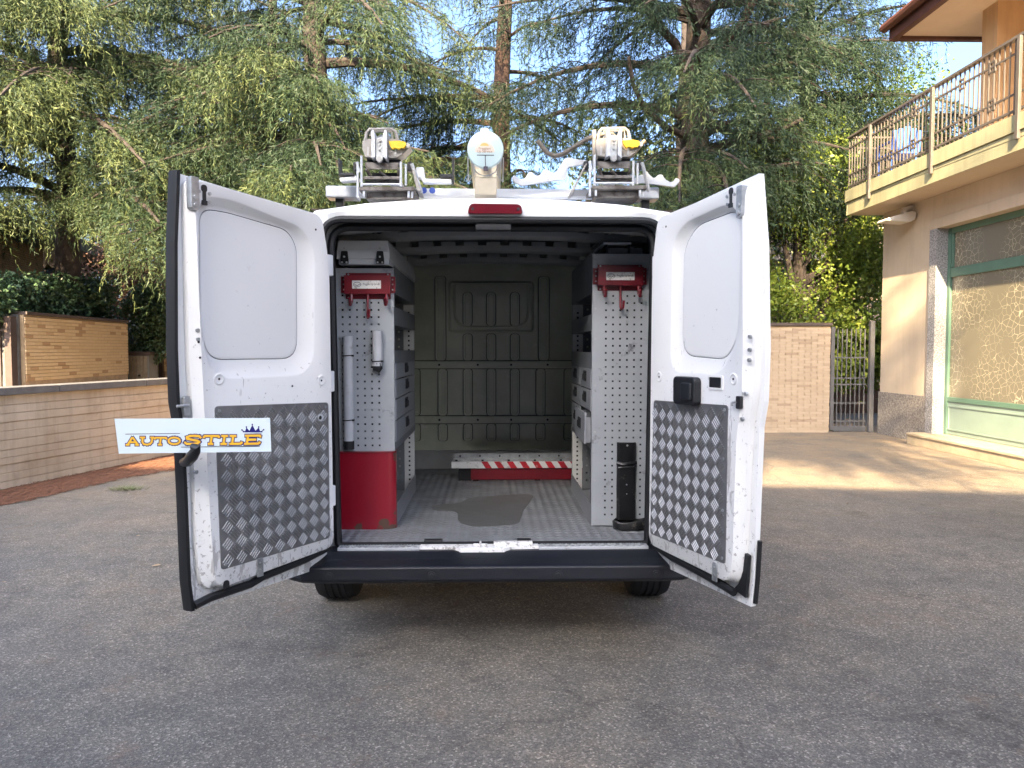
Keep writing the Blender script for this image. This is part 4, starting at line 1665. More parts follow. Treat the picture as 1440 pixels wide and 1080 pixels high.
def clamp(dx, label, left):
    YF = 3.72
    ox = Vector((dx, 0, .012 if dx > 0 else 0))

    def P(zx, zy, y=YF):
        return at_y(460 + zx / 7.2, 170 + zy / 7.2, YF) + Vector((0, y - YF, 0)) + ox

    def O(pts):
        return [(P(a, b).x, P(a, b).z) for a, b in pts]
    t = thing('ladder_clamp', label, 'ladder clamp', tuple(P(545, 740, 3.85)), 'ladder clamps on the roof rack')
    m = MB()
    m.tube([P(385, 215), P(400, 120), P(425, 88), P(660, 84), P(692, 110), P(722, 225)], .0085, 8)
    m.tube([P(440, 150), P(445, 108), P(655, 105), P(662, 190)], .006, 6)
    m.bar(P(380, 200), P(720, 200), .012, .014)
    m.build('handle_loop', 'clamp_beige', t, smooth=True)
    m = MB()
    m.prism(O([(362, 205), (472, 188), (472, 380), (388, 372), (358, 285)]), 'y', YF - .01, YF + .10)
    m.prism(O([(612, 215), (640, 300), (690, 310), (830, 236), (845, 262), (770, 340), (705, 378), (612, 378)]), 'y', YF - .006, YF + .09)
    m.build('housing', 'clamp_beige', t, bevel=.0025)
    m = MB()
    m.prism(O([(462, 125), (480, 112), (500, 160), (500, 385), (462, 400)]), 'y', YF - .045, YF + .08)
    m.prism(O([(578, 160), (600, 112), (618, 128), (618, 415), (578, 385)]), 'y', YF - .045, YF + .08)
    m.prism(O([(500, 150), (540, 120), (580, 150), (580, 185), (500, 185)]), 'y', YF + .02, YF + .06)
    m.build('channel', 'galv_white', t, bevel=.0015)
    m = MB()
    m.prism(O([(470, 165), (612, 165), (612, 400), (470, 400)]), 'y', YF + .081, YF + .086)
    m.build('back_plate', 'rubber', t)  # black plate behind the gaps, standing in for their shade
    m = MB()
    m.prism(round_poly(O([(501, 190), (577, 190), (577, 400), (560, 440), (520, 440), (501, 400)]), .01), 'y', YF - .03, YF - .022)
    pl = m.build('slide_plate', 'galvanised', t, bevel=.002)
    m = MB()
    for zy, r in ((216, .009), (258, .004), (408, .014), (310, .004)):
        p = P(541, zy)
        m.disc((p.x, YF - .03, p.z), (0, -1, 0), r, .008, 12)
    m.build('bolt', 'steel', pl)
    m = MB()
    m.prism(O([(628, 222), (735, 215), (800, 228), (808, 262), (785, 292), (755, 288), (735, 305), (700, 288), (668, 302), (640, 262)]), 'y', YF - .03, YF - .012)
    m.build('yellow_tab', 'yellow', t, bevel=.002)
    m = MB()
    p = P(818, 258)
    m.disc((p.x, YF - .01, p.z), (0, -1, 0), .011, .012, 12)
    for zx in (415, 690):
        p = P(zx, 320)
        m.prism([(p.x - .004, p.z - .02), (p.x + .005, p.z - .02), (p.x + .008, p.z + .02), (p.x - .002, p.z + .025)], 'y', YF - .012, YF - .009)
    m.build('stud', 'steel', t)
    m = MB()
    m.prism(O([(392, 376), (735, 376), (728, 420), (395, 420)]), 'y', YF + .03, YF + .10)
    m.prism(O([(430, 495), (722, 495), (715, 580), (455, 580)]), 'y', YF + .06, YF + .12)
    m.build('recess_shade', 'rubber', t)  # black blocks standing in for the shaded recess and hollow base
    m = MB()
    m.prism(O([(378, 420), (728, 420), (722, 492), (395, 492)]), 'y', YF, YF + .006)
    m.bar(P(520, 500, YF + .02), P(640, 580, YF + .05), .012)
    m.bar(P(395, 490, YF), P(455, 590, YF + .04), .014)
    m.bar(P(722, 490, YF), P(715, 590, YF + .04), .014)
    m.bar(P(368, 580), P(748, 580), .015, .016)
    m.bar(P(375, 612, YF + .02), P(748, 612, YF + .02), .012, .014)
    m.prism(O([(330, 668), (890, 668), (890, 710), (325, 710)]), 'y', YF - .01, YF + .22)
    m.prism(O([(390, 712), (838, 712), (838, 780), (385, 780)]), 'y', YF + .03, YF + .20)
    m.build('base_frame', 'clamp_grey', t, bevel=.003)
    m = MB()
    for zx, za, zb, dy in ((310, 415, 775, .0), (353, 360, 672, -.012), (372, 700, 772, .0), (750, 420, 672, -.012), (797, 440, 655, .0), (826, 712, 775, .0), (858, 712, 775, .01)):
        m.tube([P(zx, za, YF + dy), P(zx, zb, YF + dy)], .0062, 8)
    m.tube([P(362, 648, YF - .012), P(752, 648, YF - .012)], .0058, 8)
    m.tube([P(850, 420, YF + .02), P(945, 700, YF + .06)], .009, 8)
    m.tube([P(300, 420, YF), P(330, 520, YF)], .006, 6)
    m.build('rod', 'galv_white', t, smooth=True)
    m = MB()
    if left:
        m.prism(O([(850, 480), (880, 480), (945, 700), (905, 700)]), 'y', YF + .02, YF + .20)
    else:
        m.prism(O([(268, 430), (285, 430), (150, 720), (118, 720)]), 'y', YF + .02, YF + .20)
        m.prism(O([(335, 85), (372, 82), (372, 470), (345, 470)]), 'y', YF + .02, YF + .05)
    m.build('brace', 'clamp_beige', t, bevel=.003)
    m = MB()
    m.prism(round_poly(O([(250, 400), (300, 395), (300, 492), (250, 492)]), .006), 'y', YF + .03, YF + .08)
    m.prism(round_poly(O([(802, 400), (850, 395), (852, 492), (802, 492)]), .006), 'y', YF + .03, YF + .08)
    m.build('rubber_pad', 'plastic_dark', t, bevel=.004)
    m = MB()
    if left:
        m.prism(O([(85, 535), (250, 510), (295, 535), (295, 565), (100, 578)]), 'y', YF + .08, YF + .13)
        m.prism(O([(880, 425), (960, 425), (975, 545), (1250, 548), (1250, 588), (955, 590), (930, 540), (885, 535)]), 'y', YF + .08, YF + .13)
        m.build('side_arm', 'van_white', t, bevel=.006)
        m = MB()
        m.prism(O([(78, 340), (98, 340), (98, 490), (245, 488), (245, 518), (85, 522)]), 'y', YF + .07, YF + .14)
        m.prism(O([(1256, 330), (1276, 330), (1272, 590), (1252, 590), (1252, 540), (1130, 540), (1130, 505), (1256, 500)]), 'y', YF + .07, YF + .14)
        m.build('ladder_stop', 'plastic_dark', t, bevel=.003)
    return t


clamp(0, 'worn ladder clamp with dark L shaped stops on the left of the van roof', True)
clamp(1.142, 'worn ladder clamp with bent pipe and wavy brackets on the right of the roof', False)


def wavy(pts, ox, oy, label, y=3.86):
    m = MB()
    m.prism(round_poly([(at_y(ox + a / 7.2, oy + b / 7.2, y).x, at_y(ox + a / 7.2, oy + b / 7.2, y).z) for a, b in pts], .010, 4), 'y', y, y + .016)
    o = m.build('wavy_bracket', 'galv_white', None, bevel=.003)
    tag(o, label, 'bracket', 'wavy white brackets beside the ladder clamp')


wavy([(568, 580), (600, 548), (655, 590), (705, 585), (745, 518), (778, 515), (815, 553), (855, 553), (905, 488), (938, 485), (968, 522), (1010, 525), (1050, 480), (1105, 385), (1150, 368), (1245, 390), (1345, 402), (1345, 440), (1240, 450), (1142, 470), (1128, 590), (1000, 608), (850, 628), (670, 656), (615, 632)],
     640, 170, 'wavy white bracket pointing from the right ladder clamp towards the tube')
wavy([(760, 605), (830, 568), (870, 545), (898, 545), (928, 500), (962, 548), (1008, 582), (1052, 545), (1086, 540), (1125, 595), (1180, 622), (1212, 606), (1222, 578), (1262, 585), (1268, 612), (1215, 672), (1100, 655), (900, 630), (770, 640)],
     780, 170, 'wavy white bracket pointing from the right ladder clamp towards the garage')
m = MB()
q = [at_y(x, y, 3.95) for x, y in ((756, 198), (769, 214.5), (780, 219.5), (791, 217), (826, 195), (858, 186), (888, 217), (907, 198))]
m.tube(q, .0125, 10)
tag(m.build('bent_pipe', 'wood_pipe', None, smooth=True), 'bent brownish pipe stuck through the right ladder clamp', 'pipe')

# beige pipe carrier with its pale round lid
ctr = at_y(682.7, 209.8, 3.72)
t = thing('pipe_carrier', 'long beige tube with round pale blue lid and logo on roof rack', 'pipe carrier', (ctr.x, 3.72, 2.38))
RR = .089
m = MB()
n = 36
m.rings([[(ctr.x + r * math.cos(6.2832 * k / n), y, ctr.z + r * math.sin(6.2832 * k / n)) for k in range(n)] for r, y in ((RR * .92, 3.735), (RR * .92, 6.6))], fill=True)
m.build('pipe', 'pipe_beige', t, smooth=True)
m = MB()
m.rings([[(ctr.x + r * math.cos(6.2832 * k / n), y, ctr.z + r * math.sin(6.2832 * k / n)) for k in range(n)] for r, y in ((RR, 3.760), (RR * 1.01, 3.725), (RR * .985, 3.718), (RR * .93, 3.716))], fill=True)
m.prism(round_poly([(ctr.x - .030, ctr.z + RR - .01), (ctr.x + .022, ctr.z + RR - .01), (ctr.x + .012, ctr.z + RR + .014), (ctr.x - .018, ctr.z + RR + .014)], .01), 'y', 3.722, 3.745)
lid = m.build('lid', 'cap_blue', t, smooth=True)
m = MB()
sc = [(ctr.x - .004 + .049 * math.cos(R(a)), ctr.z - .016 + .052 * math.sin(R(a))) for a in range(0, 181, 12)]
m.prism(sc, 'y', 3.7148, 3.716)
lg = m.build('logo_sticker', 'sticker_cream', lid)
m = MB()
m.prism([(ctr.x - .005 + .022 * math.cos(R(a)), ctr.z + .011 + .018 * math.sin(R(a))) for a in range(10, 171, 16)], 'y', 3.7142, 3.7148)
m.build('sun_mark', 'orange_print', lg)
M = Matrix.Translation((ctr.x - .004, 3.7140, ctr.z + .002)) @ Matrix.Rotation(R(90), 4, 'X')
text_on('Preggiani', .018, M, 'ink_brown', 'lettering', lg, width=.058)
M = Matrix.Translation((ctr.x - .004, 3.7140, ctr.z - .0125)) @ Matrix.Rotation(R(90), 4, 'X')
text_on('Up Service', .020, M, 'ink_brown', 'lettering', lg, width=.074)
m = MB()
m.box(ctr.x - .042, ctr.x + .042, 3.7145, 3.716, ctr.z - .032, ctr.z - .0285)
m.tube([(ctr.x - .001, 3.712, ctr.z - .030), (ctr.x, 3.711, ctr.z - .085)], .0018, 6)
m.prism(round_rect(ctr.x - .010, ctr.x + .012, ctr.z - .105, ctr.z - RR + .004, .003), 'y', 3.712, 3.725)
m.build('lid_catch', 'ink', lid)
m = MB()
for a in (-1, 1):
    m.tube([(ctr.x + a * RR * .99, 3.80, ctr.z - .02), (ctr.x + a * RR * .97, 3.80, 2.345)], .004, 6)
    m.tube([(ctr.x + a * .060, 3.735, ctr.z - .07), (ctr.x + a * .055, 3.74, 2.37), (ctr.x + a * .085, 3.80, 2.345)], .0025, 6)
pts = [(ctr.x + .062 * math.cos(R(a)), 3.74, 2.415 + .055 * math.sin(R(a))) for a in range(180, 361, 15)]
m.tube(pts, .003, 6)
m.build('cradle_wire', 'steel', t)
m = MB()
m.box(ctr.x - .055, ctr.x + .055, 3.75, 4.1, 2.27, 2.36)
m.build('cradle', 'pipe_beige', t, bevel=.006)

# ------------------------------------------------------------------ the lettered board held by the door's pull handle
TL, TR = at_y(161, 589, 2.690), at_y(379.5, 588, 2.780)
BL_, BR_ = at_y(167, 638, 2.700), at_y(381.5, 635, 2.790)
NRM = (TR - TL).cross(BL_ - TL).normalized()
if NRM.y > 0:
    NRM = -NRM
sign = thing('sign_board', 'white board lettered AUTOSTILE with blue crown, held by the door handle', 'sign', tuple((BL_ + BR_) / 2))


def sp(zx, zy, h=0.0):
    d = _ray(150 + zx / 5.76, 570 + zy / 5.76)
    k = (TL - CAM_POS).dot(NRM) / d.dot(NRM)
    return CAM_POS + d * k + NRM * h


m = MB()
fr = [TL, TR, BR_, BL_]
m.add(fr + [p - NRM * .004 for p in fr], [(0, 1, 2, 3), (7, 6, 5, 4), (0, 4, 5, 1), (1, 5, 6, 2), (2, 6, 7, 3), (3, 7, 4, 0)])
m.build('board', 'sign_white', sign)


def strokes(mb, polys, w, h, ext):
    k = 0
    for pl in polys:
        ww = w
        for i in range(len(pl) - 1):
            (x1, y1), (x2, y2) = pl[i], pl[i + 1]
            L = math.hypot(x2 - x1, y2 - y1) or 1
            dx, dy = (x2 - x1) / L, (y2 - y1) / L
            nx, ny = -dy, dx
            e = ext + (w * .25 if len(pl) > 3 else 0)
            q = [(x1 - dx * e + nx * ww / 2, y1 - dy * e + ny * ww / 2), (x2 + dx * e + nx * ww / 2, y2 + dy * e + ny * ww / 2),
                 (x2 + dx * e - nx * ww / 2, y2 + dy * e - ny * ww / 2), (x1 - dx * e - nx * ww / 2, y1 - dy * e - ny * ww / 2)]
            mb.add([sp(a, b, h + k * .00002) for a, b in q], [(0, 1, 2, 3)])
            k += 1


LET = {
    0: [[(172, 318), (209, 258)], [(252, 318), (211, 258)], [(186, 298), (238, 298)], [(156, 319), (186, 319)], [(232, 319), (262, 319)]],
    1: [[(292, 262), (290, 296), (302, 314), (330, 318), (352, 312), (366, 296), (372, 262)], [(272, 260), (312, 260)], [(354, 260), (386, 260)]],
    2: [[(392, 262), (486, 262)], [(440, 262), (432, 318)], [(416, 318), (448, 318)], [(392, 262), (390, 276)], [(486, 262), (484, 276)]],
    3: [[(548 + 46 * math.cos(R(a)), 287 + 27 * math.sin(R(a))) for a in range(0, 361, 24)]],
    4: [[(762, 262), (752, 250), (718, 246), (676, 248), (650, 258), (652, 270), (690, 278), (735, 286), (752, 296), (735, 308), (690, 313), (650, 311), (634, 300)]],
    5: [[(790, 248), (912, 248)], [(852, 248), (842, 312)], [(822, 312), (864, 312)], [(790, 248), (786, 264)], [(912, 248), (908, 264)]],
    6: [[(956, 248), (946, 312)], [(930, 248), (982, 248)], [(922, 312), (972, 312)]],
    7: [[(1026, 248), (1016, 312)], [(1000, 248), (1050, 248)], [(994, 312), (1090, 310)], [(1090, 310), (1096, 294)]],
    8: [[(1146, 246), (1136, 312)], [(1122, 246), (1246, 244)], [(1142, 278), (1212, 277)], [(1114, 312), (1234, 309)], [(1246, 244), (1242, 260)], [(1234, 309), (1242, 294)]],
}
for i, pl in LET.items():
    m = MB()
    m.use('navy')
    strokes(m, pl, 29 if i < 4 else 32, .0004, 7)
    m.use('gold')
    strokes(m, pl, 16 if i < 4 else 19, .0012, 1)
    m.build('letter', None, sign)
m = MB()
strokes(m, [[(152, 233), (595, 227)], [(602, 338), (1240, 331)]], 4.5, .0008, 0)
m.build('rule_line', 'black_line', sign)
m = MB()
cr = [(1104, 216), (1100, 206), (1122, 209), (1132, 178), (1156, 206), (1180, 158), (1206, 206), (1232, 178), (1242, 209), (1266, 205), (1260, 216)]
m.add([sp(a, b, .0008) for a, b in cr], [(0, 1, 2, 10), (2, 3, 4), (2, 4, 10), (4, 5, 6), (4, 6, 10), (6, 7, 8), (6, 8, 10), (8, 9, 10)])
for a, b in ((1096, 199), (1132, 175), (1180, 155), (1232, 175), (1272, 197)):
    m.add([sp(a + 6.5 * math.cos(k * .7854), b + 6.5 * math.sin(k * .7854), .00085) for k in range(8)], [tuple(range(8))])
strokes(m, [[(1096, 199), (1112, 212)], [(1272, 197), (1256, 212)], [(1104, 215), (1262, 215)]], 6, .0009, 0)
m.build('crown_emblem', 'navy', sign)


# ------------------------------------------------------------------ walls of brick, laid piece by piece
def brick_wall(t, a, b, thick, z0, z1, bl, bh, m, single=None, joint=.007, proud=.003, side=1, stuff_m='brick_mix', limit=300):
    """facing bricks from a to b (plan points) on the side left/right of a->b; 'single' = (s0,s1,zlo,zhi) laid as single objects"""
    a, b = Vector((a[0], a[1], 0)), Vector((b[0], b[1], 0))
    L = (b - a).length
    d = (b - a) / L
    n = Vector((d.y, -d.x, 0)) * side                      # outward face
    back = -n * thick
    q = MB()
    q.add([a - n * .004, b - n * .004, b + back, a + back] and [tuple(p + Vector((0, 0, z))) for z in (z0, z1) for p in (a - n * .004, b - n * .004, b + back, a + back)],
          [(0, 1, 2, 3), (7, 6, 5, 4), (0, 4, 5, 1), (1, 5, 6, 2), (2, 6, 7, 3), (3, 7, 4, 0)])
    q.build('mortar', 'mortar', t)
    src = {}
    loose = MB()
    rng = random.Random(5)
    rows = int((z1 - z0) / bh)
    ang = math.atan2(d.y, d.x)
    cnt = 0
    for r in range(rows):
        z = z0 + r * bh
        s = -bl * (.5 if r % 2 else 0) - rng.random() * .02
        while s < L - .01:
            s0, s1 = max(s, 0), min(s + bl, L)
            if s1 - s0 > .05:
                pr = proud + rng.uniform(-.0015, .0015)
                c = (s0 + s1) / 2
                one = single and single[0] <= c <= single[1] and single[2] <= z <= single[3] and cnt < limit
                hw = (s1 - s0 - joint) / 2
                if one:
                    cnt += 1
                    key = round(hw, 3)
                    if key not in src:
                        mm = MB()
                        mm.box(-hw, hw, -.02, 0, .0015, bh - joint)
                        src[key] = mm.build('brick', m, None)
                        src[key].parent = t
                        ob = src[key]
                    else:
                        ob = part_copy(src[key], t, (0, 0, 0))
                    p = a + d * c + n * pr + Vector((0, 0, z))
                    ob.location = p - origin(t)
                    ob.rotation_euler = (0, 0, ang if side > 0 else ang + math.pi)
                else:
                    v = []
                    for zz in (z + .0015, z + bh - joint):
                        for ss, dd in ((c - hw, pr), (c + hw, pr), (c + hw, -.01), (c - hw, -.01)):
                            p = a + d * ss + n * dd
                            v.append((p.x, p.y, zz))
                    loose.add(v, [(4, 5, 6, 7), (0, 1, 5, 4), (1, 2, 6, 5), (3, 0, 4, 7)])
            s += bl
    if loose.v:
        loose.build('brickwork', stuff_m, t, kind='stuff')


def coping(t, a, b, z0, z1, half, mt, step=0, off=0.0):
    a, b = Vector((a[0], a[1], 0)), Vector((b[0], b[1], 0))
    L = (b - a).length
    d = (b - a) / L
    n = Vector((d.y, -d.x, 0))
    k = max(1, int(L / step)) if step else 1
    for i in range(k):
        p, q = a + d * (L * i / k + .004), a + d * (L * (i + 1) / k - .004)
        m = MB()
        c = n * off
        m.bar(p + c + Vector((0, 0, (z0 + z1) / 2)), q + c + Vector((0, 0, (z0 + z1) / 2)), half * 2, z1 - z0)
        m.build('coping_slab', mt, t, bevel=.004)


# right-hand garden wall of pale brick
t = thing('brick_wall', 'pale thin brick garden wall between the van and the grey gate', 'wall', (4.0, 13.5, 0))
brick_wall(t, (-4.0, 13.40), (6.10, 13.40), .25, 0.0, 1.93, .235, .0485, 'brick_pale', (8.75, 10.1, .0, 1.93))
coping(t, (-4.03, 13.40), (6.13, 13.40), 1.935, 1.99, .16, 'coping_brown', off=-.12)
m = MB()
p = at_y(1126, 607, 13.39)
m.box(p.x - .03, p.x + .03, 13.385, 13.40, p.z - .02, p.z + .02)
m.build('drain_hole', 'rubber', t)

# low board-marked concrete wall on the left
A, B = Vector((-5.263, 8.035, 0)), Vector((-4.606, 10.713, 0))
dw = (B - A).normalized()
nw = Vector((dw.y, -dw.x, 0))
A0, B0 = A - dw * 3.6, B + dw * 2.4
t = thing('low_wall', 'low board marked concrete wall with dark coping along the left side', 'wall', tuple(A))
L = (B0 - A0).length
m = MB()
m.add([tuple(p + Vector((0, 0, z))) for z in (0, 1.01) for p in (A0 - nw * .034, B0 - nw * .034, B0 - nw * .24, A0 - nw * .24)], [(0, 1, 2, 3), (7, 6, 5, 4), (0, 4, 5, 1), (1, 5, 6, 2), (2, 6, 7, 3), (3, 7, 4, 0)])
m.build('wall_core', 'mortar', t)
rg_ = random.Random(3)
z = 0.0
row = 0
while z < 1.0:
    h = rg_.uniform(.075, .105)
    if z + h > .97:
        h = 1.012 - z
    s = 0
    while s < L:
        ln = 20
        e = min(s + ln, L)
        m = MB()
        pr = rg_.uniform(-.007, .007)
        p, q = A0 + dw * (s + .001), A0 + dw * (e - .001)
        c = nw * (-.02 + pr)
        n1 = [p + c, q + c, q - nw * .05, p - nw * .05]
        zb, zt_ = z + .0025, z + h - .0025
        v = [tuple(x + Vector((0, 0, zz))) for zz in (zb, zt_) for x in n1]
        m.add(v, [(0, 1, 2, 3), (7, 6, 5, 4), (0, 4, 5, 1), (1, 5, 6, 2), (2, 6, 7, 3), (3, 7, 4, 0)])
        m.build('concrete_course', 'board_concrete', t, bevel=.004)
        s = e
    z += h
    row += 1
coping(t, A0, B0, 1.015, 1.095, .155, 'coping_grey', 1.3, off=-.11)

# strip of dry needles along its foot
edge = [at_z(x, y, 0) for x, y in ((-60, 728), (0, 712), (60, 698), (120, 684), (180, 671), (240, 661), (262, 655))]
edge = [Vector((p.x, p.y, 0)) for p in edge]
m = MB()
base = [A0 + dw * (L * i / 6) for i in range(7)]
e2 = [A0 + nw * .75] + edge[1:] + [B0 + nw * .55]
b2 = [A0 + dw * (L * i / (len(e2) - 1)) for i in range(len(e2))]
m.rings([[tuple(p + Vector((0, 0, .004))) for p in b2 + [b2[-1]]], [tuple(p + Vector((0, 0, .005))) for p in e2 + [e2[-1]]]], fill=False)
st = m.build('needle_litter', 'litter', None)
st['kind'] = 'stuff'
vv = []
for i in range(5200):
    s = RNG.uniform(0, 1)
    k = s * (len(e2) - 1)
    i0 = min(int(k), len(e2) - 2)
    f = k - i0
    pa, pb = b2[i0].lerp(b2[i0 + 1], f), e2[i0].lerp(e2[i0 + 1], f)
    w = RNG.uniform(0, 1) ** .8 * 1.12
    p = pa.lerp(pb, w)
    a = RNG.uniform(0, math.pi)
    l_, wd = RNG.uniform(.015, .045), RNG.uniform(.003, .008)
    dx, dy = math.cos(a) * l_, math.sin(a) * l_
    nx, ny = -math.sin(a) * wd, math.cos(a) * wd
    zz = .006 + RNG.uniform(0, .014)
    vv += [(p.x - dx, p.y - dy, zz), (p.x + nx, p.y + ny, zz + .004), (p.x + dx, p.y + dy, zz + RNG.uniform(0, .01)), (p.x - nx, p.y - ny, zz)]
np_mesh('needle_litter', vv, 4, 'litter', kind='stuff')
vv = []
for cx, cy in ((178, 688), (186, 689), (170, 690)):
    c = at_z(cx, cy, 0)
    for i in range(70):
        a = RNG.uniform(0, 6.283)
        r0, r1 = RNG.uniform(0, .09), RNG.uniform(.04, .12)
        x, y = c.x + r0 * math.cos(a) * 1.6, c.y + r0 * math.sin(a)
        vv += [(x - .003, y, .004), (x + .003, y, .004), (x + math.cos(a) * r1, y + math.sin(a) * r1, RNG.uniform(.012, .05))]
np_mesh('weeds', vv, 3, 'weed', kind='stuff')
vv = []
for i in range(620):                                              # scattered dry bits over the yard
    x, y = RNG.uniform(-6, 7), RNG.uniform(3.2, 13)
    if RNG.uniform() > (y - 2.5) / 9:
        continue
    a = RNG.uniform(0, 6.283)
    l_ = RNG.uniform(.006, .022)
    w_ = l_ * RNG.uniform(.2, .5)
    dx, dy = math.cos(a) * l_, math.sin(a) * l_
    nx, ny = -math.sin(a) * w_, math.cos(a) * w_
    vv += [(x - dx, y - dy, .003), (x + nx, y + ny, .008), (x + dx, y + dy, .004), (x - nx, y - ny, .007)]
np_mesh('fallen_debris', vv, 4, 'dry_leaf', kind='stuff')
c = at_z(220, 797, 0)
m = MB()
m.add([(c.x - .035, c.y, .004), (c.x - .005, c.y - .016, .010), (c.x + .036, c.y - .004, .014), (c.x + .010, c.y + .016, .016), (c.x - .02, c.y + .012, .012)], [(0, 1, 3, 4), (1, 2, 3)])
tag(m.build('dry_leaf', 'dry_leaf', None), 'single pale curled dry leaf lying on the asphalt near left door', 'leaf')

# ------------------------------------------------------------------ left: golden brick wall, its gate, the hatch
P0, P1 = at_z(33, 438, 2.2), at_z(178, 450.5, 2.2)
a_, b_ = (P0.x, P0.y), (P1.x, P1.y)
t = thing('brick_wall', 'golden brick garden wall with scattered darker bricks under the ivy hedge', 'wall', (P0.x, P0.y, 0))
brick_wall(t, a_, b_, .3, 0.0, 2.14, .27, .066, 'brick_gold', (0, 9, .92, 2.2))
coping(t, a_, b_, 2.145, 2.20, .2, 'coping_brown', off=-.14)
dd = (P1 - P0).normalized()
m = MB()
for k in range(4):
    z = 2.05 - k * .27
    p = Vector((P1.x, P1.y, z)) + dd * .04
    m.bar(p, p + Vector((-.22, .06, .03)), .04, .03)
m.build('wall_tie', 'gate_brown', t)
G = Vector((P0.x, P0.y, 0))
t = thing('entrance_gate', 'dark brown metal gate with upright bars at the far left edge', 'gate', (G.x - .3, G.y - .2, 0))
lft = Vector((-1, .18, 0)).normalized()


def gp(s, z):
    p = G + lft * s + Vector((0, -.25, 0))
    return (p.x, p.y, z)


m = MB()
m.bar(gp(.10, 0), gp(.10, 2.10), .17, .12, up=(1, 0, 0))
m.build('gate_post', 'gate_brown', t, bevel=.006)
for z in (2.02, 1.86, .2):
    m = MB()
    m.bar(gp(.12, z), gp(2.2, z), .05, .045)
    m.build('rail', 'gate_brown', t)
m = MB()
m.bar((0, 0, 0), (0, 0, 2.05), .035, .05, up=(1, 0, 0))
bar0 = m.build('bar', 'gate_brown', None)
bar0.parent = t
bar0.location = Vector(gp(.33, .02)) - origin(t)
for i in range(1, 8):
    part_copy(bar0, t, gp(.33 + i * .17, .02))
m = MB()
m.bar((G.x - .22, G.y + .1, 0), (G.x - .22, G.y + .1, 2.15), .3, .3, up=(1, 0, 0))
m.bar((G.x - .2, G.y + 1.5, 1.05), (G.x - 3.2, G.y + 2.0, 1.05), .25, 2.1)
t2 = m.build('gate_pier', 'coping_grey', None)
tag(t2, 'grey block wall showing between the bars of the brown gate', 'wall')
# meter hatch and far brick pier
q0, q1 = at_y(180, 500, P1.y + .6), at_y(209, 500, P1.y + .6)
yq = P1.y + .6
t = thing('meter_cabinet', 'small weathered wooden cabinet with dark lid at end of golden wall', 'cabinet', (q0.x, yq, 0))
m = MB()
m.box(q0.x, q1.x, yq, yq + .5, 0, 1.36)
m.build('cabinet_box', 'shelf_grey', t)
for i in range(5):
    w = (q1.x - q0.x - .06) / 5
    m = MB()
    m.box(q0.x + .03 + i * w + .004, q0.x + .03 + (i + 1) * w - .004, yq - .02, yq, .1, 1.34)
    m.build('board', 'old_wood', t)
m = MB()
m.box(q0.x - .05, q1.x + .06, yq - .06, yq + .5, 1.36, 1.46)
m.build('lid', 'gate_brown', t, bevel=.01)
m = MB()
m.tube([((q0.x + q1.x) / 2, yq - .03, .86), ((q0.x + q1.x) / 2 + .05, yq - .03, .88)], .02, 6)
m.build('knob', 'rubber', t)
yp = yq + 1.2
r0, r1 = at_y(213, 456, yp), at_y(330, 456, yp)
t = thing('brick_wall', 'short golden brick wall with dark post just left of the van door', 'wall', (r0.x, yp, 0))
brick_wall(t, (r0.x, yp), (r1.x, yp), .3, 0, 2.2, .25, .0625, 'brick_gold', (0, 1.0, .9, 2.2))
m = MB()
rp = at_y(226, 500, yp - .1)
m.bar((rp.x, yp - .06, 0), (rp.x, yp - .06, 2.05), .12, .10, up=(1, 0, 0))
m.build('post', 'gate_brown', t)

# ------------------------------------------------------------------ left house under the cedars
E0, E1 = at_z(0, 306, 4.5), at_z(205, 384, 4.5)
E0, E1 = Vector((E0.x, E0.y, 0)), Vector((E1.x, E1.y, 0))
ed = (E1 - E0).normalized()
en = Vector((-ed.y, ed.x, 0))
if en.x > 0:
    en = -en                                                       # into the house
t = thing('brick_house', 'brick house with low tiled roof and dark eaves behind the left hedge', 'house', tuple(E0 + en * 2))
ra = _ray(61, 400)
wp = E0 + en * 1.0
k = (wp - CAM_POS).dot(en) / ra.dot(en)
cnr = CAM_POS + ra * k
cnr.z = 0
m = MB()
w0 = cnr - ed * 9
m.add([tuple(p + Vector((0, 0, z))) for z in (0, 4.44) for p in (w0, cnr, cnr + en * 7, w0 + en * 7)], [(0, 1, 2, 3), (7, 6, 5, 4), (0, 4, 5, 1), (1, 5, 6, 2), (2, 6, 7, 3), (3, 7, 4, 0)])
m.build('wall', 'mortar', t)
m = MB()
rr_ = random.Random(9)
for r in range(42):
    z = 1.9 + r * .0605
    s = -rr_.random() * .25
    while s < 5.5:
        v = []
        pr = .010 + rr_.uniform(-.003, .004)
        for zz in (z, z + .052):
            for ss, q in ((s, pr), (s + .24, pr), (s + .24, -.01), (s, -.01)):
                p = cnr - ed * max(ss, 0) - en * q
                v.append((p.x, p.y, zz))
        m.add(v, [(4, 5, 6, 7), (0, 1, 5, 4), (1, 2, 6, 5), (3, 0, 4, 7), (0, 3, 2, 1)])
        s += .25
m.build('brickwork', 'house_brick', t, kind='stuff')
e0, e1 = E0 - ed * 7, E1 + ed * 1.5
m = MB()
for lo, hi, off0, off1 in ((4.45, 4.56, 0.0, 8.0), (4.42, 4.74, -.10, 0.03)):
    m.add([tuple(p + Vector((0, 0, z))) for z in (lo, hi) for p in (e0 + en * off0, e1 + en * off0, e1 + en * off1, e0 + en * off1)], [(0, 1, 2, 3), (7, 6, 5, 4), (0, 4, 5, 1), (1, 5, 6, 2), (2, 6, 7, 3), (3, 7, 4, 0)])
m.build('eaves', 'soffit_dark', t)
m = MB()
rows_, cols_ = 22, 60
Lr = (e1 - e0).length
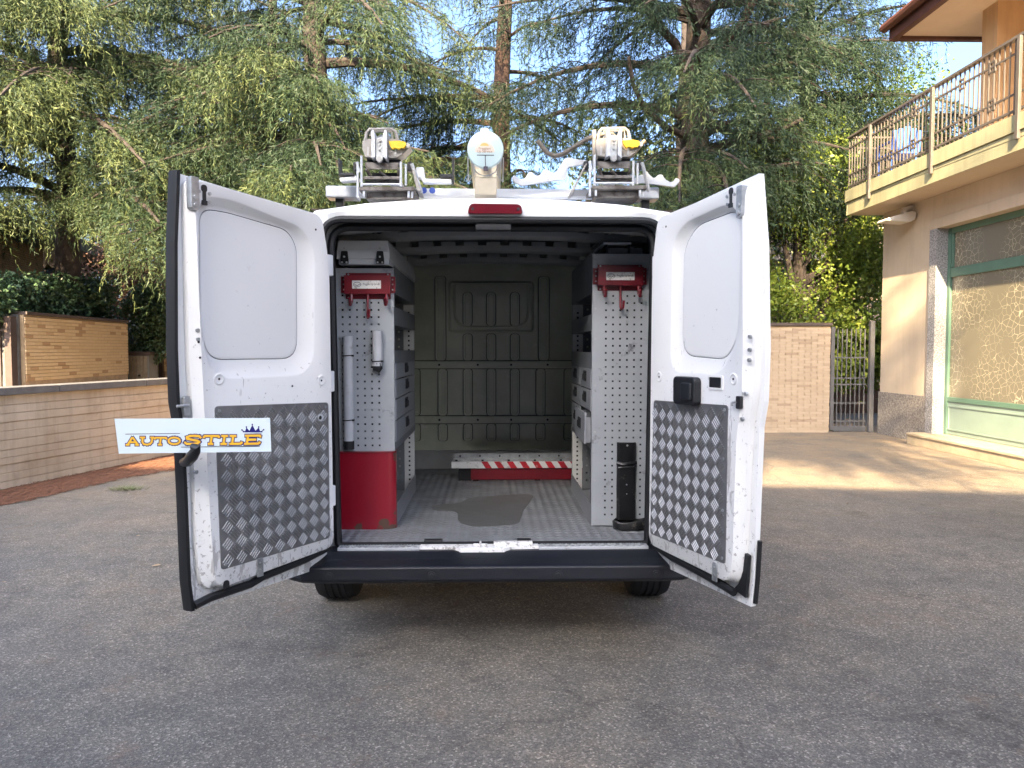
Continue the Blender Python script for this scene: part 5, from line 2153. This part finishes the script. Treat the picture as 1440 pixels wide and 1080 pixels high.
for i in range(rows_):
    for j in range(cols_):
        s = Lr * j / cols_
        u = .02 + i * .19
        zz = 4.75 + u * .36
        c = e0 + ed * (s + .02) + en * u
        w = Lr / cols_ - .05
        v = [c, c + ed * w, c + ed * w + en * .17, c + en * .17]
        hs = [zz + .045, zz + .045, zz + .060, zz + .060]
        top = [tuple(Vector((p.x, p.y, h))) for p, h in zip(v, hs)]
        bot = [tuple(Vector((p.x, p.y, h - .05))) for p, h in zip(v, hs)]
        m.add(top + bot, [(0, 1, 2, 3), (0, 4, 5, 1), (1, 5, 6, 2), (3, 7, 4, 0)])
m.build('roof_tiles', 'roof_tile', t, kind='stuff')
m = MB()
v = [e0 + Vector((0, 0, 4.72)), e1 + Vector((0, 0, 4.72)), e1 + en * 4.3 + Vector((0, 0, 6.27)), e0 + en * 4.3 + Vector((0, 0, 6.27))]
m.add([tuple(p) for p in v], [(0, 1, 2, 3)])
m.build('roof', 'soffit_dark', t)
gpt = [at_y(x, y, yy) for x, y, yy in ((150, 361, E1.y - 2), (138, 369, E1.y - 2.3), (90, 377, cnr.y + .5), (68, 382, cnr.y), (60.5, 392, cnr.y - .25), (60.5, 430, cnr.y - .25))]
m = MB()
m.tube([tuple(p) for p in gpt], .075, 10)
m.build('downpipe', 'soffit_dark', t, smooth=True)

# ------------------------------------------------------------------ right: house with garage door and balcony
FX = 6.90
t = hs_ = thing('house', 'warm plastered house with balcony and green garage door on the right', 'house', (8.5, 10.0, 0))
YJ, YN, ZL = 11.50, 6.6, 3.38
m = MB()
m.box(FX, FX + .30, YJ + .188, 13.15, 0, 3.90)
m.box(FX, FX + .30, YN - .188, YJ + .188, ZL + .163, 3.90)
m.box(FX, FX + .30, -1.0, YN - .188, 0, 3.90)
m.box(FX + .30, 15, 13.15 - .3, 13.15, 0, 3.90)
m.box(FX + .30, 15, -1, -.7, 0, 3.9)
m.box(14.7, 15, -.7, 12.85, 0, 3.9)
m.build('wall', 'stucco', t)
m = MB()
m.box(FX - .022, FX, YJ + .20, 13.172, 0, .76)
m.box(FX - .022, FX, -1, YN - .2, 0, .76)
m.build('plinth', 'plinth', t, bevel=.004)
m = MB()
m.box(FX - .03, FX + .22, YJ, YJ + .19, .15, ZL)
m.box(FX - .03, FX + .22, YN - .19, YN, .15, ZL)
m.build('door_jamb', 'granite', t, bevel=.004)
m = MB()
m.box(FX - .03, FX + .22, YN - .19, YJ + .19, ZL, ZL + .165)
m.build('lintel', 'stucco', t, bevel=.004)
m = MB()
m.box(FX - .30, FX + .25, YN - .25, YJ + .22, 0, .145)
m.box(FX - .32, FX + .25, YN - .25, YJ + .22, .145, .185)
m.build('door_step', 'step_stone', t, bevel=.008)
DX = FX + .17
gd = MB()
gd.box(DX, DX + .05, YN, YJ, .19, .70)
gd = gd.build('garage_door', 'door_green', t, bevel=.003)
m = MB()
for z in (.26, .62):
    m.box(DX - .012, DX, YN + .02, YJ - .07, z, z + .02)
m.box(DX - .010, DX, YJ - .11, YJ - .09, .28, .62)
m.build('panel_bead', 'door_green', gd)
m = MB()
for y0_, y1_ in ((YJ - .075, YJ - .002), (YN + .002, YN + .08), (9.0, 9.09)):
    m.box(DX - .02, DX + .06, y0_, y1_, .19, ZL - .002)
for z0_, z1_ in ((.70, .77), (2.62, 2.76), (ZL - .09, ZL - .003)):
    m.box(DX - .016, DX + .055, YN + .081, YJ - .076, z0_, z1_)
m.box(DX - .006, DX + .05, YJ - .125, YJ - .08, 2.77, ZL - .092)
m.build('door_frame', 'frame_green', gd, bevel=.002)
for y0_, y1_ in ((9.09, YJ - .08), (YN + .085, 9.0)):
    for z0_, z1_ in ((.77, 2.62), (2.76, ZL - .09)):
        m = MB()
        m.box(DX + .015, DX + .022, y0_, y1_, z0_, z1_)
        m.build('glass_pane', 'crackle_glass', gd)
m = MB()
m.box(DX + .06, DX + .07, YN, YJ, .19, ZL)
m.build('door_back', 'soffit_dark', gd)
# flood lamp under the slab
t = thing('wall_lamp', 'pale slanted lamp housing fixed below the balcony slab', 'lamp', (FX, 12.7, 3.7))
m = MB()
p = at_x(1272, 290, FX - .14)
m.tube([(FX, p.y, 3.84), (FX - .12, p.y, 3.80), (FX - .16, p.y, 3.74)], .05, 10)
m.build('bracket', 'lamp_housing', t, smooth=True)
m = MB()
m.prism([(FX - .52, 3.60), (FX - .50, 3.64), (FX - .10, 3.76), (FX - .02, 3.74), (FX - .04, 3.62), (FX - .12, 3.58)], 'y', p.y - .16, p.y + .16)
m.build('housing', 'lamp_housing', t, bevel=.015)
# balcony
BX = 6.30
m = MB()
m.box(BX + .02, 15, -1, 13.28, 3.903, 4.10)
m.build('balcony_slab', 'soffit', hs_)
m = MB()
m.box(BX, BX + .02, -1, 13.30, 3.895, 4.115)
m.box(BX, 9, 13.28, 13.30, 3.895, 4.115)
m.box(BX - .025, BX + .06, -1, 13.325, 4.125, 4.33)
m.box(BX + .06, 9, 13.28, 13.325, 4.125, 4.33)
m.box(BX + .004, BX + .05, -1, 13.30, 4.115, 4.125)
m.build('balcony_fascia', 'fascia_green', hs_, bevel=.004)
m = MB()
m.box(BX + .061, 15, -1, 13.279, 4.10, 4.32)
m.build('balcony_floor', 'soffit', hs_)
RX = BX + .01
ZT = 5.27
m = MB()
m.box(RX - .035, RX + .035, -1, 13.28, ZT - .035, ZT)
m.box(RX + .035, 9, 13.22, 13.28, ZT - .035, ZT)
rl = m.build('railing', 'rail_metal', hs_, bevel=.003)
for z in (ZT - .21, 4.58, 4.375):
    h = .022 if z > 4.4 else .03
    m = MB()
    m.box(RX - .012, RX + .012, -1, 13.26, z, z + h)
    m.box(RX + .012, 9, 13.238, 13.262, z, z + h)
    m.build('rail', 'rail_metal', rl)
ys_post = [12.45, 10.68, 8.91, 7.14, 5.37]
for y in ys_post:
    m = MB()
    m.box(RX - .062, RX - .022, y - .028, y + .028, 4.02, ZT - .036)
    m.build('post', 'rail_metal', rl, bevel=.003)
m = MB()
m.box(-.008, .008, -.008, .008, 4.33, ZT - .036)
bal = m.build('baluster', 'rail_metal', None)
bal.parent = rl
bal.location = Vector((RX, 13.25, 0)) - origin(rl)
y = 13.15
k = 0
while y > 5.0:
    part_copy(bal, rl, (RX, y, 0))
    y -= .098
for i in range(1, 26):
    part_copy(bal, rl, (RX + .1 * i, 13.25, 0))
for j in range(4):
    yc = (ys_post[j] + ys_post[j + 1]) / 2 + .05
    for off in (.22, -.40):
        for zc in (ZT - .20, 4.59):
            m = MB()
            o = [(yc + off - .06, zc - .07), (yc + off + .06, zc - .07), (yc + off + .06, zc + .07), (yc + off - .06, zc + .07)]
            i_ = [(yc + off - .04, zc - .05), (yc + off + .04, zc - .05), (yc + off + .04, zc + .05), (yc + off - .04, zc + .05)]
            for x in (RX - .014, RX + .014):
                m.rings([[(x, a, b) for a, b in o], [(x, a, b) for a, b in i_]], fill=False)
            m.rings([[(RX - .014, a, b) for a, b in o], [(RX + .014, a, b) for a, b in o]], fill=False)
            m.rings([[(RX - .014, a, b) for a, b in i_], [(RX + .014, a, b) for a, b in i_]], fill=False)
            m.build('ornament', 'rail_metal', rl)
# upper storey wall and roof
m = MB()
m.box(7.30, 15, 10.86, 11.20, 4.32, 6.55)
m.box(10.5, 10.8, -1, 10.86, 4.32, 6.55)
m.build('upper_wall', 'stucco_orange', hs_)
m = MB()
m.box(6.52, 15, -1, 12.10, 6.55, 6.60)
m.build('roof_soffit', 'soffit', hs_)
m = MB()
m.box(6.42, 6.52, -1, 12.20, 6.50, 6.78)
m.box(6.52, 15, 12.10, 12.20, 6.50, 6.78)
m.tube([(6.36, -1, 6.72), (6.36, 12.25, 6.72)], .075, 10)
m.build('roof_gutter', 'roof_brown', hs_, bevel=.004)
m = MB()
m.prism([(6.40, 6.78), (10.8, 8.5), (15.2, 6.78)], 'y', -1, 12.2)
m.build('roof', 'roof_brown', hs_)
# blue chair on the balcony
p = at_x(1232, 260, 6.75)
t = thing('plastic_chair', 'blue slatted plastic chair behind the balcony railing', 'chair', (6.75, 12.4, 4.32))
cy, cx = 12.42, 6.72
m = MB()
m.box(cx - .24, cx + .22, cy - .25, cy + .23, 4.70, 4.735)
m.build('seat', 'chair_blue', t, bevel=.01)
for i in range(5):
    m = MB()
    m.bar((cx - .20 + i * .10, cy - .23, 4.73), (cx - .20 + i * .10, cy - .30, 5.06 + .03 * (2 - abs(i - 2))), .085, .02, up=(0, 1, 0))
    m.build('back_slat', 'chair_blue', t, bevel=.004)
for dx in (-.21, .19):
    for dy in (-.22, .20):
        m = MB()
        m.bar((cx + dx, cy + dy, 4.32), (cx + dx, cy + dy, 4.70), .04, .04, up=(1, 0, 0))
        m.build('leg', 'chair_blue', t)
    m = MB()
    m.bar((cx + dx * 1.1, cy - .24, 4.90), (cx + dx * 1.1, cy + .2, 4.90), .05, .03)
    m.bar((cx + dx * 1.1, cy + .19, 4.70), (cx + dx * 1.1, cy + .19, 4.90), .04, .04, up=(1, 0, 0))
    m.build('armrest', 'chair_blue', t)

# grey garden gate between the brick wall and the house
t = thing('garden_gate', 'grey metal bar gate between pale brick wall and house corner', 'gate', (6.5, 13.5, 0))
YG = 13.46
m = MB()
m.bar((6.165, YG, .04), (6.165, YG, 1.92), .07, .07, up=(1, 0, 0))
m.build('gate_post', 'gate_metal', t, bevel=.004)
m = MB()
m.bar((6.84, YG - .1, .0), (6.84, YG - .1, 2.02), .08, .08, up=(1, 0, 0))
m.build('gate_post', 'gate_metal', t, bevel=.004)
for z in (1.36, .985, .87, .53, .20):
    m = MB()
    m.bar((6.20, YG, z), (6.80, YG, z), .02, .026)
    m.build('rail', 'gate_metal', t)
m = MB()
m.bar((6.20, YG, .06), (6.80, YG, .06), .04, .10)
m.build('bottom_rail', 'gate_metal', t)
m = MB()
m.bar((0, 0, .10), (0, 0, 1.88), .018, .018, up=(1, 0, 0))
b0 = m.build('bar', 'gate_metal', None)
b0.parent = t
b0.location = Vector((6.265, YG, 0)) - origin(t)
for i in range(1, 7):
    part_copy(b0, t, (6.265 + i * .083, YG, 0))
# beyond the gate
for x0_, lb in ((6.2, 'brown planter trough under the bush behind the left gate bars'), (8.0, 'brown planter trough under the bush behind the right gate bars')):
    t = thing('planter', lb, 'planter', (x0_ + .8, 17.8, 0))
    m = MB()
    m.rings([[(x0_ + .04, 17.5, 0), (x0_ + 1.56, 17.5, 0), (x0_ + 1.56, 18.0, 0), (x0_ + .04, 18.0, 0)], [(x0_, 17.44, .62), (x0_ + 1.6, 17.44, .62), (x0_ + 1.6, 18.06, .62), (x0_, 18.06, .62)],
             [(x0_ + .05, 17.5, .62), (x0_ + 1.55, 17.5, .62), (x0_ + 1.55, 18.0, .62), (x0_ + .05, 18.0, .62)], [(x0_ + .05, 17.5, .55), (x0_ + 1.55, 17.5, .55), (x0_ + 1.55, 18.0, .55), (x0_ + .05, 18.0, .55)]], fill=True)
    m.build('trough', 'planter_brown', t)
    m = MB()
    m.box(x0_ - .03, x0_ + 1.63, 17.40, 17.44, .56, .64)
    m.build('rim', 'planter_brown', t, bevel=.006)
t = thing('far_house', 'pinkish plastered house glimpsed through the trees above the gate', 'house', (11, 27, 0))
m = MB()
m.box(7.5, 18, 26, 34, 0, 4.6)
m.build('wall', 'plaster_far', t)
m = MB()
m.prism([(7.0, 4.6), (12.7, 6.6), (18.5, 4.6)], 'y', 25.6, 34.4)
m.build('roof', 'roof_tile', t)
m = MB()
m.box(9.4, 10.4, 25.96, 26.0, 1.2, 2.6)
m.build('window', 'glass_dark', t)

# tall house behind the camera, whose shade lies over the near half of the yard
bh_ = thing('apartment_house', 'tall pale house on the near side of the yard that shades the van', 'house', (-10, -14, 0))
sk = math.atan(-.19)
M = Matrix.Translation((-1.9, -11.9, 0)) @ Matrix.Rotation(sk, 4, 'Z')
m = MB(M)
m.box(-22, 8.0, -10, 0, 0, 10.6)
m.build('wall', 'house_pale', bh_)
m = MB(M)
m.box(-22.4, 8.4, -10.4, .0, 10.6, 11.0)
m.build('roof', 'roof_brown', bh_)
for f_ in range(3):
    for i in range(9):
        m = MB(M)
        x = -20.5 + i * 3.2
        m.box(x, x + 1.2, .0, .05, 1.2 + f_ * 3.2, 2.8 + f_ * 3.2)
        wo = m.build('window', 'glass_dark', bh_)
        m = MB(M)
        for xx in (x - .62, x + 1.22):
            m.box(xx, xx + .60, .0, .06, 1.15 + f_ * 3.2, 2.85 + f_ * 3.2)
        m.build('shutter', 'shutter_green', wo)


# ------------------------------------------------------------------ trees, hedge, shrubs
def rot_z(v, a):
    c, s = np.cos(a), np.sin(a)
    return np.stack([v[..., 0] * c - v[..., 1] * s, v[..., 0] * s + v[..., 1] * c, v[..., 2]], -1)


def spray_template(seed, n=60):
    """one weeping cedar twig of length 1: needle tufts (triangles) along a drooping axis and its side shoots"""
    r = np.random.default_rng(seed)
    tri, tt = [], []

    def axis(t, dr):
        t = max(t, 0.0)
        return np.array([.46 * t - .24 * t * t, 0, -dr * t ** 1.6])
    dr = r.uniform(.95, 1.45)
    shoots = [(np.array([0., 0, 0]), None, 1.0)]
    for k in range(6):
        shoots.append((axis(.15 + .13 * k, dr), (r.uniform(.5, 1.2) * (1 if k % 2 else -1), r.uniform(-.55, -.1)), r.uniform(.16, .30) * (1.1 - .11 * k)))
    per = [n // 2] + [n // 12 + 1] * 6
    for (o, dirn, L), cnt in zip(shoots, per):
        for i in range(cnt):
            t = (i + r.uniform(.2, 1)) / cnt
            if dirn is None:
                p = axis(t, dr)
                tg = axis(min(1, t + .05), dr) - axis(t - .05, dr)
            else:
                dv = np.array([math.cos(dirn[0]), math.sin(dirn[0]), dirn[1]])
                p = o + dv * L * t + np.array([0, 0, -.25 * L * t * t])
                tg = dv + np.array([0, 0, -.5 * t])
            tg = tg / np.linalg.norm(tg)
            w = r.normal(size=3)
            w -= tg * w.dot(tg)
            w /= np.linalg.norm(w)
            d = tg * r.uniform(.7, 1.0) + w * r.uniform(.25, .60)
            d /= np.linalg.norm(d)
            ln = r.uniform(.08, .14)
            sd = np.cross(d, r.normal(size=3))
            sd /= np.linalg.norm(sd)
            wd = r.uniform(.0075, .0125)
            tri.append([p - sd * wd, p + sd * wd, p + d * ln])
            tt.append(t)
    return np.array(tri, dtype=np.float32), np.array(tt, dtype=np.float32)


TEMPL = [spray_template(s) for s in range(7)]


def sprays(pos, az, size, tint):
    """place twigs; returns triangle soup and tints"""
    V, T = [], []
    n = len(pos)
    pick = RNG.integers(0, len(TEMPL), n)
    for k, (tri, tt) in enumerate(TEMPL):
        ix = np.nonzero(pick == k)[0]
        if not len(ix):
            continue
        v = tri[None] * size[ix][:, None, None, None]
        tilt = RNG.uniform(-.25, .45, len(ix))[:, None, None]
        c, s = np.cos(tilt), np.sin(tilt)
        v = np.stack([v[..., 0] * c - v[..., 2] * s, v[..., 1], v[..., 0] * s + v[..., 2] * c], -1)
        v = rot_z(v, az[ix][:, None, None])
        v = v + pos[ix][:, None, None, :]
        V.append(v.reshape(-1, 3))
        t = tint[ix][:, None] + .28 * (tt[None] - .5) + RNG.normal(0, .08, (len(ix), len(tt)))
        T.append(t.reshape(-1))
    return np.concatenate(V), np.clip(np.concatenate(T), 0, 1)


CAM = np.array(CAM_POS)


def in_view(p, margin=1.15):
    """generous test of what the yard side of the picture could show"""
    d = p - CAM
    y = np.maximum(d[..., 1], .1)
    return (np.abs(d[..., 0] / y) < .80 * margin) & (d[..., 2] / y < .56 * margin) & (d[..., 1] > 0)


def allowed(p):
    """boughs stay clear of the house, the leafy tree and the hedge; some were pruned before the big trunk"""
    x, y, z = p[0], p[1], p[2]
    if y < 0:
        return True
    if x > 5.7 and y < 14.0:
        return False
    if x > 4.2 and (z < 4.3 or (y < 13.4 and z < 9)):
        return False
    if x < -6.3 and z < 4.1:
        return False
    if x < -3.6 and z < 3.1:
        return False
    if y < 14.5 and z > 6.2 and abs(x / max(y, 1) - .272) < .026:
        return False
    return True


def cedar(x, y, height, r0, label, branches, seed, base_tint=.45, bark='bark', dens=1.0, lean=(0, 0), cull=True, z_first=2.0):
    rg = random.Random(seed)
    t = thing('cedar_tree', label, 'tree', (x, y, 0), 'cedars behind the van')
    tr = MB()
    pts, rad = [], []
    for i in range(11):
        k = i / 10
        pts.append((x + lean[0] * k + .06 * math.sin(i * 1.7 + seed), y + lean[1] * k + .06 * math.cos(i * 1.3 + seed), height * k))
        rad.append(r0 * (1.25 if i == 0 else 1) * (1 - k * .88))
    tr.tube(pts, rad, 16)
    tr.build('trunk', bark, t, smooth=True)
    lb = MB()
    P, A, S, T = [], [], [], []
    for (z0, az, L, rise, droop) in branches:
        k = z0 / height
        o = Vector((x + lean[0] * k, y + lean[1] * k, z0))
        d = Vector((math.cos(az), math.sin(az), 0))
        side = Vector((-d.y, d.x, 0))
        bend = rg.uniform(-.18, .18)
        end = 1.0
        f = lambda s: o + d * (L * s) + side * (bend * L * s * s) + Vector((0, 0, L * (rise * s - droop * s * s)))
        while end > .2 and not allowed(f(end)):
            end -= .04
        if end < .3:
            continue
        lb.tube([tuple(f(end * i / 8)) for i in range(9)], [max(.012, .022 * L * (1 - .85 * i / 8)) for i in range(9)], 6)
        btint = base_tint + rg.uniform(-.20, .20)
        step = .20 / L
        s = .16 + rg.uniform(0, .06)
        q = 0
        while s <= end:
            c = f(s)
            sgn = 1 if q % 2 else -1
            q += 1
            ln = (.30 * L * (1 - s) + .38) * rg.uniform(.7, 1.2)
            a2 = az + bend * 2 * s + sgn * rg.uniform(.65, 1.25)
            d2 = Vector((math.cos(a2), math.sin(a2), 0))
            g2 = lambda u: c + d2 * (ln * u) + Vector((0, 0, ln * (.10 * u - .42 * u * u)))
            if ln > .7 and allowed(g2(1.0)):
                lb.tube([tuple(g2(i / 3)) for i in range(4)], [.013, .010, .007, .004], 4, cap=False)
            nn = max(2, int(ln / .085 * dens))
            for j in range(nn):
                u = (j + rg.random()) / nn
                p = g2(u)
                P.append((p.x, p.y, p.z))
                A.append(a2 + rg.uniform(-1.1, 1.1))
                S.append(rg.uniform(.32, .95) ** 1.2 * (1.15 - .25 * u))
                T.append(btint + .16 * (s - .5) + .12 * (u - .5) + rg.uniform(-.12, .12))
            s += step * rg.uniform(.8, 1.25)
        for j in range(int(5 * dens)):
            p = f(end - .06 * j)
            P.append((p.x, p.y, p.z))
            A.append(az + rg.uniform(-.6, .6))
            S.append(rg.uniform(.45, .7))
            T.append(btint + .15)
    lb.build('limbs', bark, t, smooth=True, kind='stuff')
    P, A, S, T = map(np.array, (P, A, S, T))
    ok = np.array([allowed(p) for p in P])
    P, A, S, T = P[ok], A[ok], S[ok], T[ok]
    if cull:
        keep = in_view(P) | (RNG.uniform(size=len(P)) < .22)
        P, A, S, T = P[keep], A[keep], S[keep], T[keep]
        S = np.where(in_view(P), S, S * 1.6)
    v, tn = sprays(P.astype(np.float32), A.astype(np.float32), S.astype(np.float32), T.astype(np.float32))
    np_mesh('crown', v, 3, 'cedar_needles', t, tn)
    return len(tn)


def whorl(n, z0, z1, L0, L1, seed, az0=None, spread=None, rise=(.10, .35), droop=(.30, .55)):
    rg = random.Random(seed)
    out = []
    for i in range(n):
        k = (i + rg.random()) / n
        z = z0 + (z1 - z0) * k
        if az0 is None:
            az = i * 2.39996 + rg.uniform(-.4, .4)
        else:
            az = az0 + rg.uniform(-spread, spread)
        out.append((z, az, (L0 + (L1 - L0) * k) * rg.uniform(.75, 1.15), rg.uniform(*rise), rg.uniform(*droop)))
    return out


N = 0
FRONT = -math.pi / 2
# far left cedar: broad, reaching well towards the yard
N += cedar(-9.3, 16.6, 17, .30, 'broad cedar at far left with sunny weeping branches over the hedge',
           whorl(34, 4.3, 10.6, 5.9, 4.2, 21, FRONT + .35, 1.25) + whorl(12, 4, 11, 4.2, 3.0, 22), 3, .47)
# second cedar, thick trunk left of centre
N += cedar(-3.35, 14.6, 19, .31, 'cedar with thick dark trunk behind the left van door',
           whorl(30, 2.9, 6.6, 4.0, 3.4, 31, FRONT - .35, 1.2) + whorl(14, 6.8, 10.5, 4.4, 3.2, 33) + whorl(10, 3.4, 8, 3.8, 3.0, 32), 4, .42)
# slim middle cedar against the blue gap
N += cedar(.22, 16.6, 18, .27, 'slim cedar with bare straight trunk directly behind the tube',
           whorl(26, 2.4, 5.4, 3.2, 2.4, 41, None, None, (.05, .25)) + whorl(9, 6.3, 9.5, 2.4, 2.2, 42) + whorl(9, 4.6, 7.0, 3.6, 2.9, 43, math.pi, .6), 5, .28, 'bark_red')
# big right cedar
N += cedar(3.95, 14.6, 19, .36, 'massive cedar with heavy drooping limbs right of the van roof',
           whorl(36, 3.3, 9.6, 4.6, 3.8, 51, FRONT, 1.5) + whorl(14, 3.6, 10.5, 4.4, 3.2, 52), 6, .27)
# dark cedar standing near the balcony
N += cedar(7.6, 18.2, 18, .30, 'dark cedar filling the gap between big cedar and balcony',
           whorl(26, 4.4, 11, 4.6, 3.6, 61, FRONT - .4, 1.2) + whorl(8, 5, 11, 3.6, 3.0, 62), 7, .20)
# backing cedar seen only through the gaps of the others
N += cedar(-6.2, 21.5, 17, .28, 'shadowy cedar standing farther back between the two left cedars',
           whorl(26, 2.5, 10.5, 4.6, 3.4, 63, FRONT, 1.6), 9, .20)
N += cedar(5.3, 21.0, 17, .28, 'shadowy cedar standing farther back behind the van roof',
           whorl(22, 2.2, 6.0, 4.4, 3.6, 64, FRONT, 1.6), 10, .18)
# unseen cedar by the near house; crown shaped to dapple wall and shade trees
N += cedar(-2.2, -4.6, 23.0, .30, 'unseen cedar beside the near house, crown shaped to shade wall and trees',
           whorl(38, 9.0, 12.4, 4.3, 3.8, 71, .05, .80, (.15, .30), (.25, .40)) + whorl(40, 13.5, 21.5, 3.4, 1.4, 72), 8, .40, dens=.8, cull=False)

# bare curved limbs of the big cedar that show against the foliage
t = [o for o in COL.objects if o.name.startswith('cedar_tree') and 'massive' in o.get('label', '')][0]
for pts, r_, m_ in ((((985, 178), (960, 190), (935, 178), (905, 150), (890, 118), (884, 80)), .075, 'bark'),
                    (((978, 150), (1005, 178), (1035, 189), (1070, 190), (1105, 180), (1128, 168)), .085, 'bark'),
                    (((962, 105), (950, 62), (925, 35), (905, 5), (890, -30)), .10, 'bark_red'),
                    (((975, 120), (1000, 85), (1020, 60), (1045, 30), (1065, -10)), .12, 'bark_red')):
    m = MB()
    q = [tuple(at_y(x, y, 14.5 - .25 * i)) for i, (x, y) in enumerate(pts)]
    m.tube(q, [r_ * (1 - .12 * i) for i in range(len(q))], 10)
    m.build('limb', m_, t, smooth=True)


def leaf_soup(pos, size, up=.25):
    """leaves: two triangles folded along the midrib (a bent quad), random attitude"""
    n = len(pos)
    d = RNG.normal(size=(n, 3))
    d[:, 2] -= up
    d /= np.linalg.norm(d, axis=1)[:, None]
    w = np.cross(d, RNG.normal(size=(n, 3)))
    w /= np.linalg.norm(w, axis=1)[:, None]
    nn = np.cross(d, w)
    s = size[:, None]
    a = pos
    b = pos + d * s * .5 + w * s * .30 + nn * s * .06
    c = pos + d * s
    e = pos + d * s * .5 - w * s * .30 + nn * s * .06
    return np.stack([a, b, c, e], 1).reshape(-1, 3)


def blobs(clusters, n, sig=.45, hollow=0.0):
    """points in lumpy clusters (x,y,z,r)"""
    cl = np.array(clusters, dtype=float)
    w = cl[:, 3] ** 2
    ix = RNG.choice(len(cl), n, p=w / w.sum())
    d = RNG.normal(size=(n, 3))
    d /= np.linalg.norm(d, axis=1)[:, None]
    r = (RNG.uniform(0, 1, n) ** sig)
    return cl[ix, :3] + d * (cl[ix, 3] * r)[:, None], ix


def leafy_tree(name, label, cat, x, y, h, r0, clusters, n, size, m, seed, base=.5, group=None, limbs=9, sig=.40):
    rg = random.Random(seed)
    t = thing(name, label, cat, (x, y, 0), group)
    q = MB()
    q.tube([(x, y, 0), (x + .05, y, h * .3), (x - .06, y + .05, h * .62), (x, y, h * .9)], [r0 * 1.2, r0, r0 * .7, r0 * .25], 10)
    for i in range(limbs):
        c = clusters[rg.randrange(len(clusters))]
        z = h * rg.uniform(.2, .6)
        q.tube([(x, y, z), ((x + c[0]) / 2, (y + c[1]) / 2, (z + c[2]) / 2 + .15), (c[0], c[1], c[2])], [r0 * .5, r0 * .32, r0 * .1], 6)
    q.build('trunk', 'bark', t, smooth=True)
    # twig-end clumps, then leaves in each clump
    p, ix = blobs(clusters, n // 9, sig)
    p = np.repeat(p, 9, 0) + RNG.normal(0, size * 1.15, (len(p) * 9, 3))
    tn = np.repeat(RNG.normal(base, .15, len(p) // 9), 9) + RNG.normal(0, .12, len(p))
    s = RNG.uniform(.6, 1.25, len(p)) * size
    np_mesh('crown', leaf_soup(p, s), 4, m, t, np.clip(tn, 0, 1))
    return t


def lumps(x0, x1, y0, y1, z0, z1, n, r, seed):
    rg = random.Random(seed)
    return [(rg.uniform(x0, x1), rg.uniform(y0, y1), rg.uniform(z0, z1), rg.uniform(*r)) for _ in range(n)]


# leafy tree between the right door and the house
leafy_tree('broadleaf_tree', 'bright leafy tree growing behind the pale brick wall', 'tree', 6.3, 15.2, 6.0, .16,
           lumps(4.9, 7.9, 14.4, 15.9, 1.9, 5.5, 34, (.40, .80), 81), 36000, .085, 'broad_leaves', 81, .55)
leafy_tree('broadleaf_tree', 'leafy tree with small crown seen past the balcony corner against sky', 'tree', 10.6, 19.5, 8.0, .16,
           lumps(9.0, 12.2, 18.5, 20.5, 4.6, 8.6, 22, (.5, .95), 82), 14000, .10, 'broad_leaves', 82, .35)
leafy_tree('laurel_bush', 'glossy light green bush growing above the planters behind the gate', 'bush', 6.9, 15.0, 1.6, .05,
           lumps(6.0, 8.0, 14.5, 15.3, .95, 2.0, 22, (.25, .40), 83), 9000, .12, 'broad_leaves', 83, .62, limbs=12)
leafy_tree('plum_shrub', 'reddish leaved shrub between the ivy hedge and left van door', 'shrub', -9.2, 20.0, 3.4, .06,
           lumps(-10.6, -8.2, 19.4, 20.6, 2.5, 4.1, 20, (.35, .6), 84), 9000, .085, 'plum_leaves', 84, .5, limbs=14)

# ivy hedge over the golden wall, and the ivy falling past its end
t = thing('ivy_hedge', 'dense dark ivy hedge hanging over the golden brick wall', 'hedge', tuple(Vector((P0.x - .6, P0.y + 2, 0))))
cl = []
rg = random.Random(91)
hd = (Vector((P1.x, P1.y, 0)) - Vector((P0.x, P0.y, 0)))
for i in range(70):
    k = rg.uniform(-.30, 1.02)
    c = Vector((P0.x, P0.y, 0)) + hd * k + Vector((-.52 + rg.uniform(-.22, .12), 0, 0))
    top = 2.95 + .42 * max(0, min(1, k))
    cl.append((c.x, c.y, rg.uniform(2.15, top - .25), rg.uniform(.26, .42)))
for i in range(34):
    p = at_y(rg.uniform(168, 214), 0, P1.y + 1.0)
    cl.append((p.x, P1.y + 1.0 + rg.uniform(-.2, .4), rg.uniform(1.35, 3.0), rg.uniform(.2, .38)))
for i in range(16):
    p = at_y(rg.uniform(205, 238), 0, P1.y + 1.6)
    cl.append((p.x, P1.y + 1.6, rg.uniform(1.6, 2.9), rg.uniform(.14, .26)))
p, ix = blobs(cl, 24000, .30)
np_mesh('leaves', leaf_soup(p, RNG.uniform(.06, .12, len(p)), .6), 4, 'ivy_leaves', t, np.clip(RNG.normal(.45, .2, len(p)), 0, 1))
m = MB()
for i in range(30):
    c = cl[i]
    m.tube([(c[0] - .1, c[1], .1), (c[0] - .08, c[1] + .05, c[2] * .6), (c[0], c[1], c[2])], [.025, .02, .008], 5)
m.build('stems', 'bark', t, kind='stuff')

# the far wood that closes the view low down, behind the cedars
cl = lumps(-17, 17, 24.5, 28, .3, 3.6, 80, (.8, 1.5), 95) + lumps(-15.5, -4.2, 25, 28, 3, 9.5, 70, (.7, 1.4), 96) + lumps(3.2, 11, 25, 28, 3, 9.0, 45, (.7, 1.4), 97)
p, ix = blobs(cl, 52000, .33)
np_mesh('far_woods', leaf_soup(p, RNG.uniform(.14, .28, len(p)), .8), 4, 'wood_leaves', None, np.clip(RNG.normal(.45, .2, len(p)), 0, 1), kind='stuff')
print('TRI cedar triangles', N)
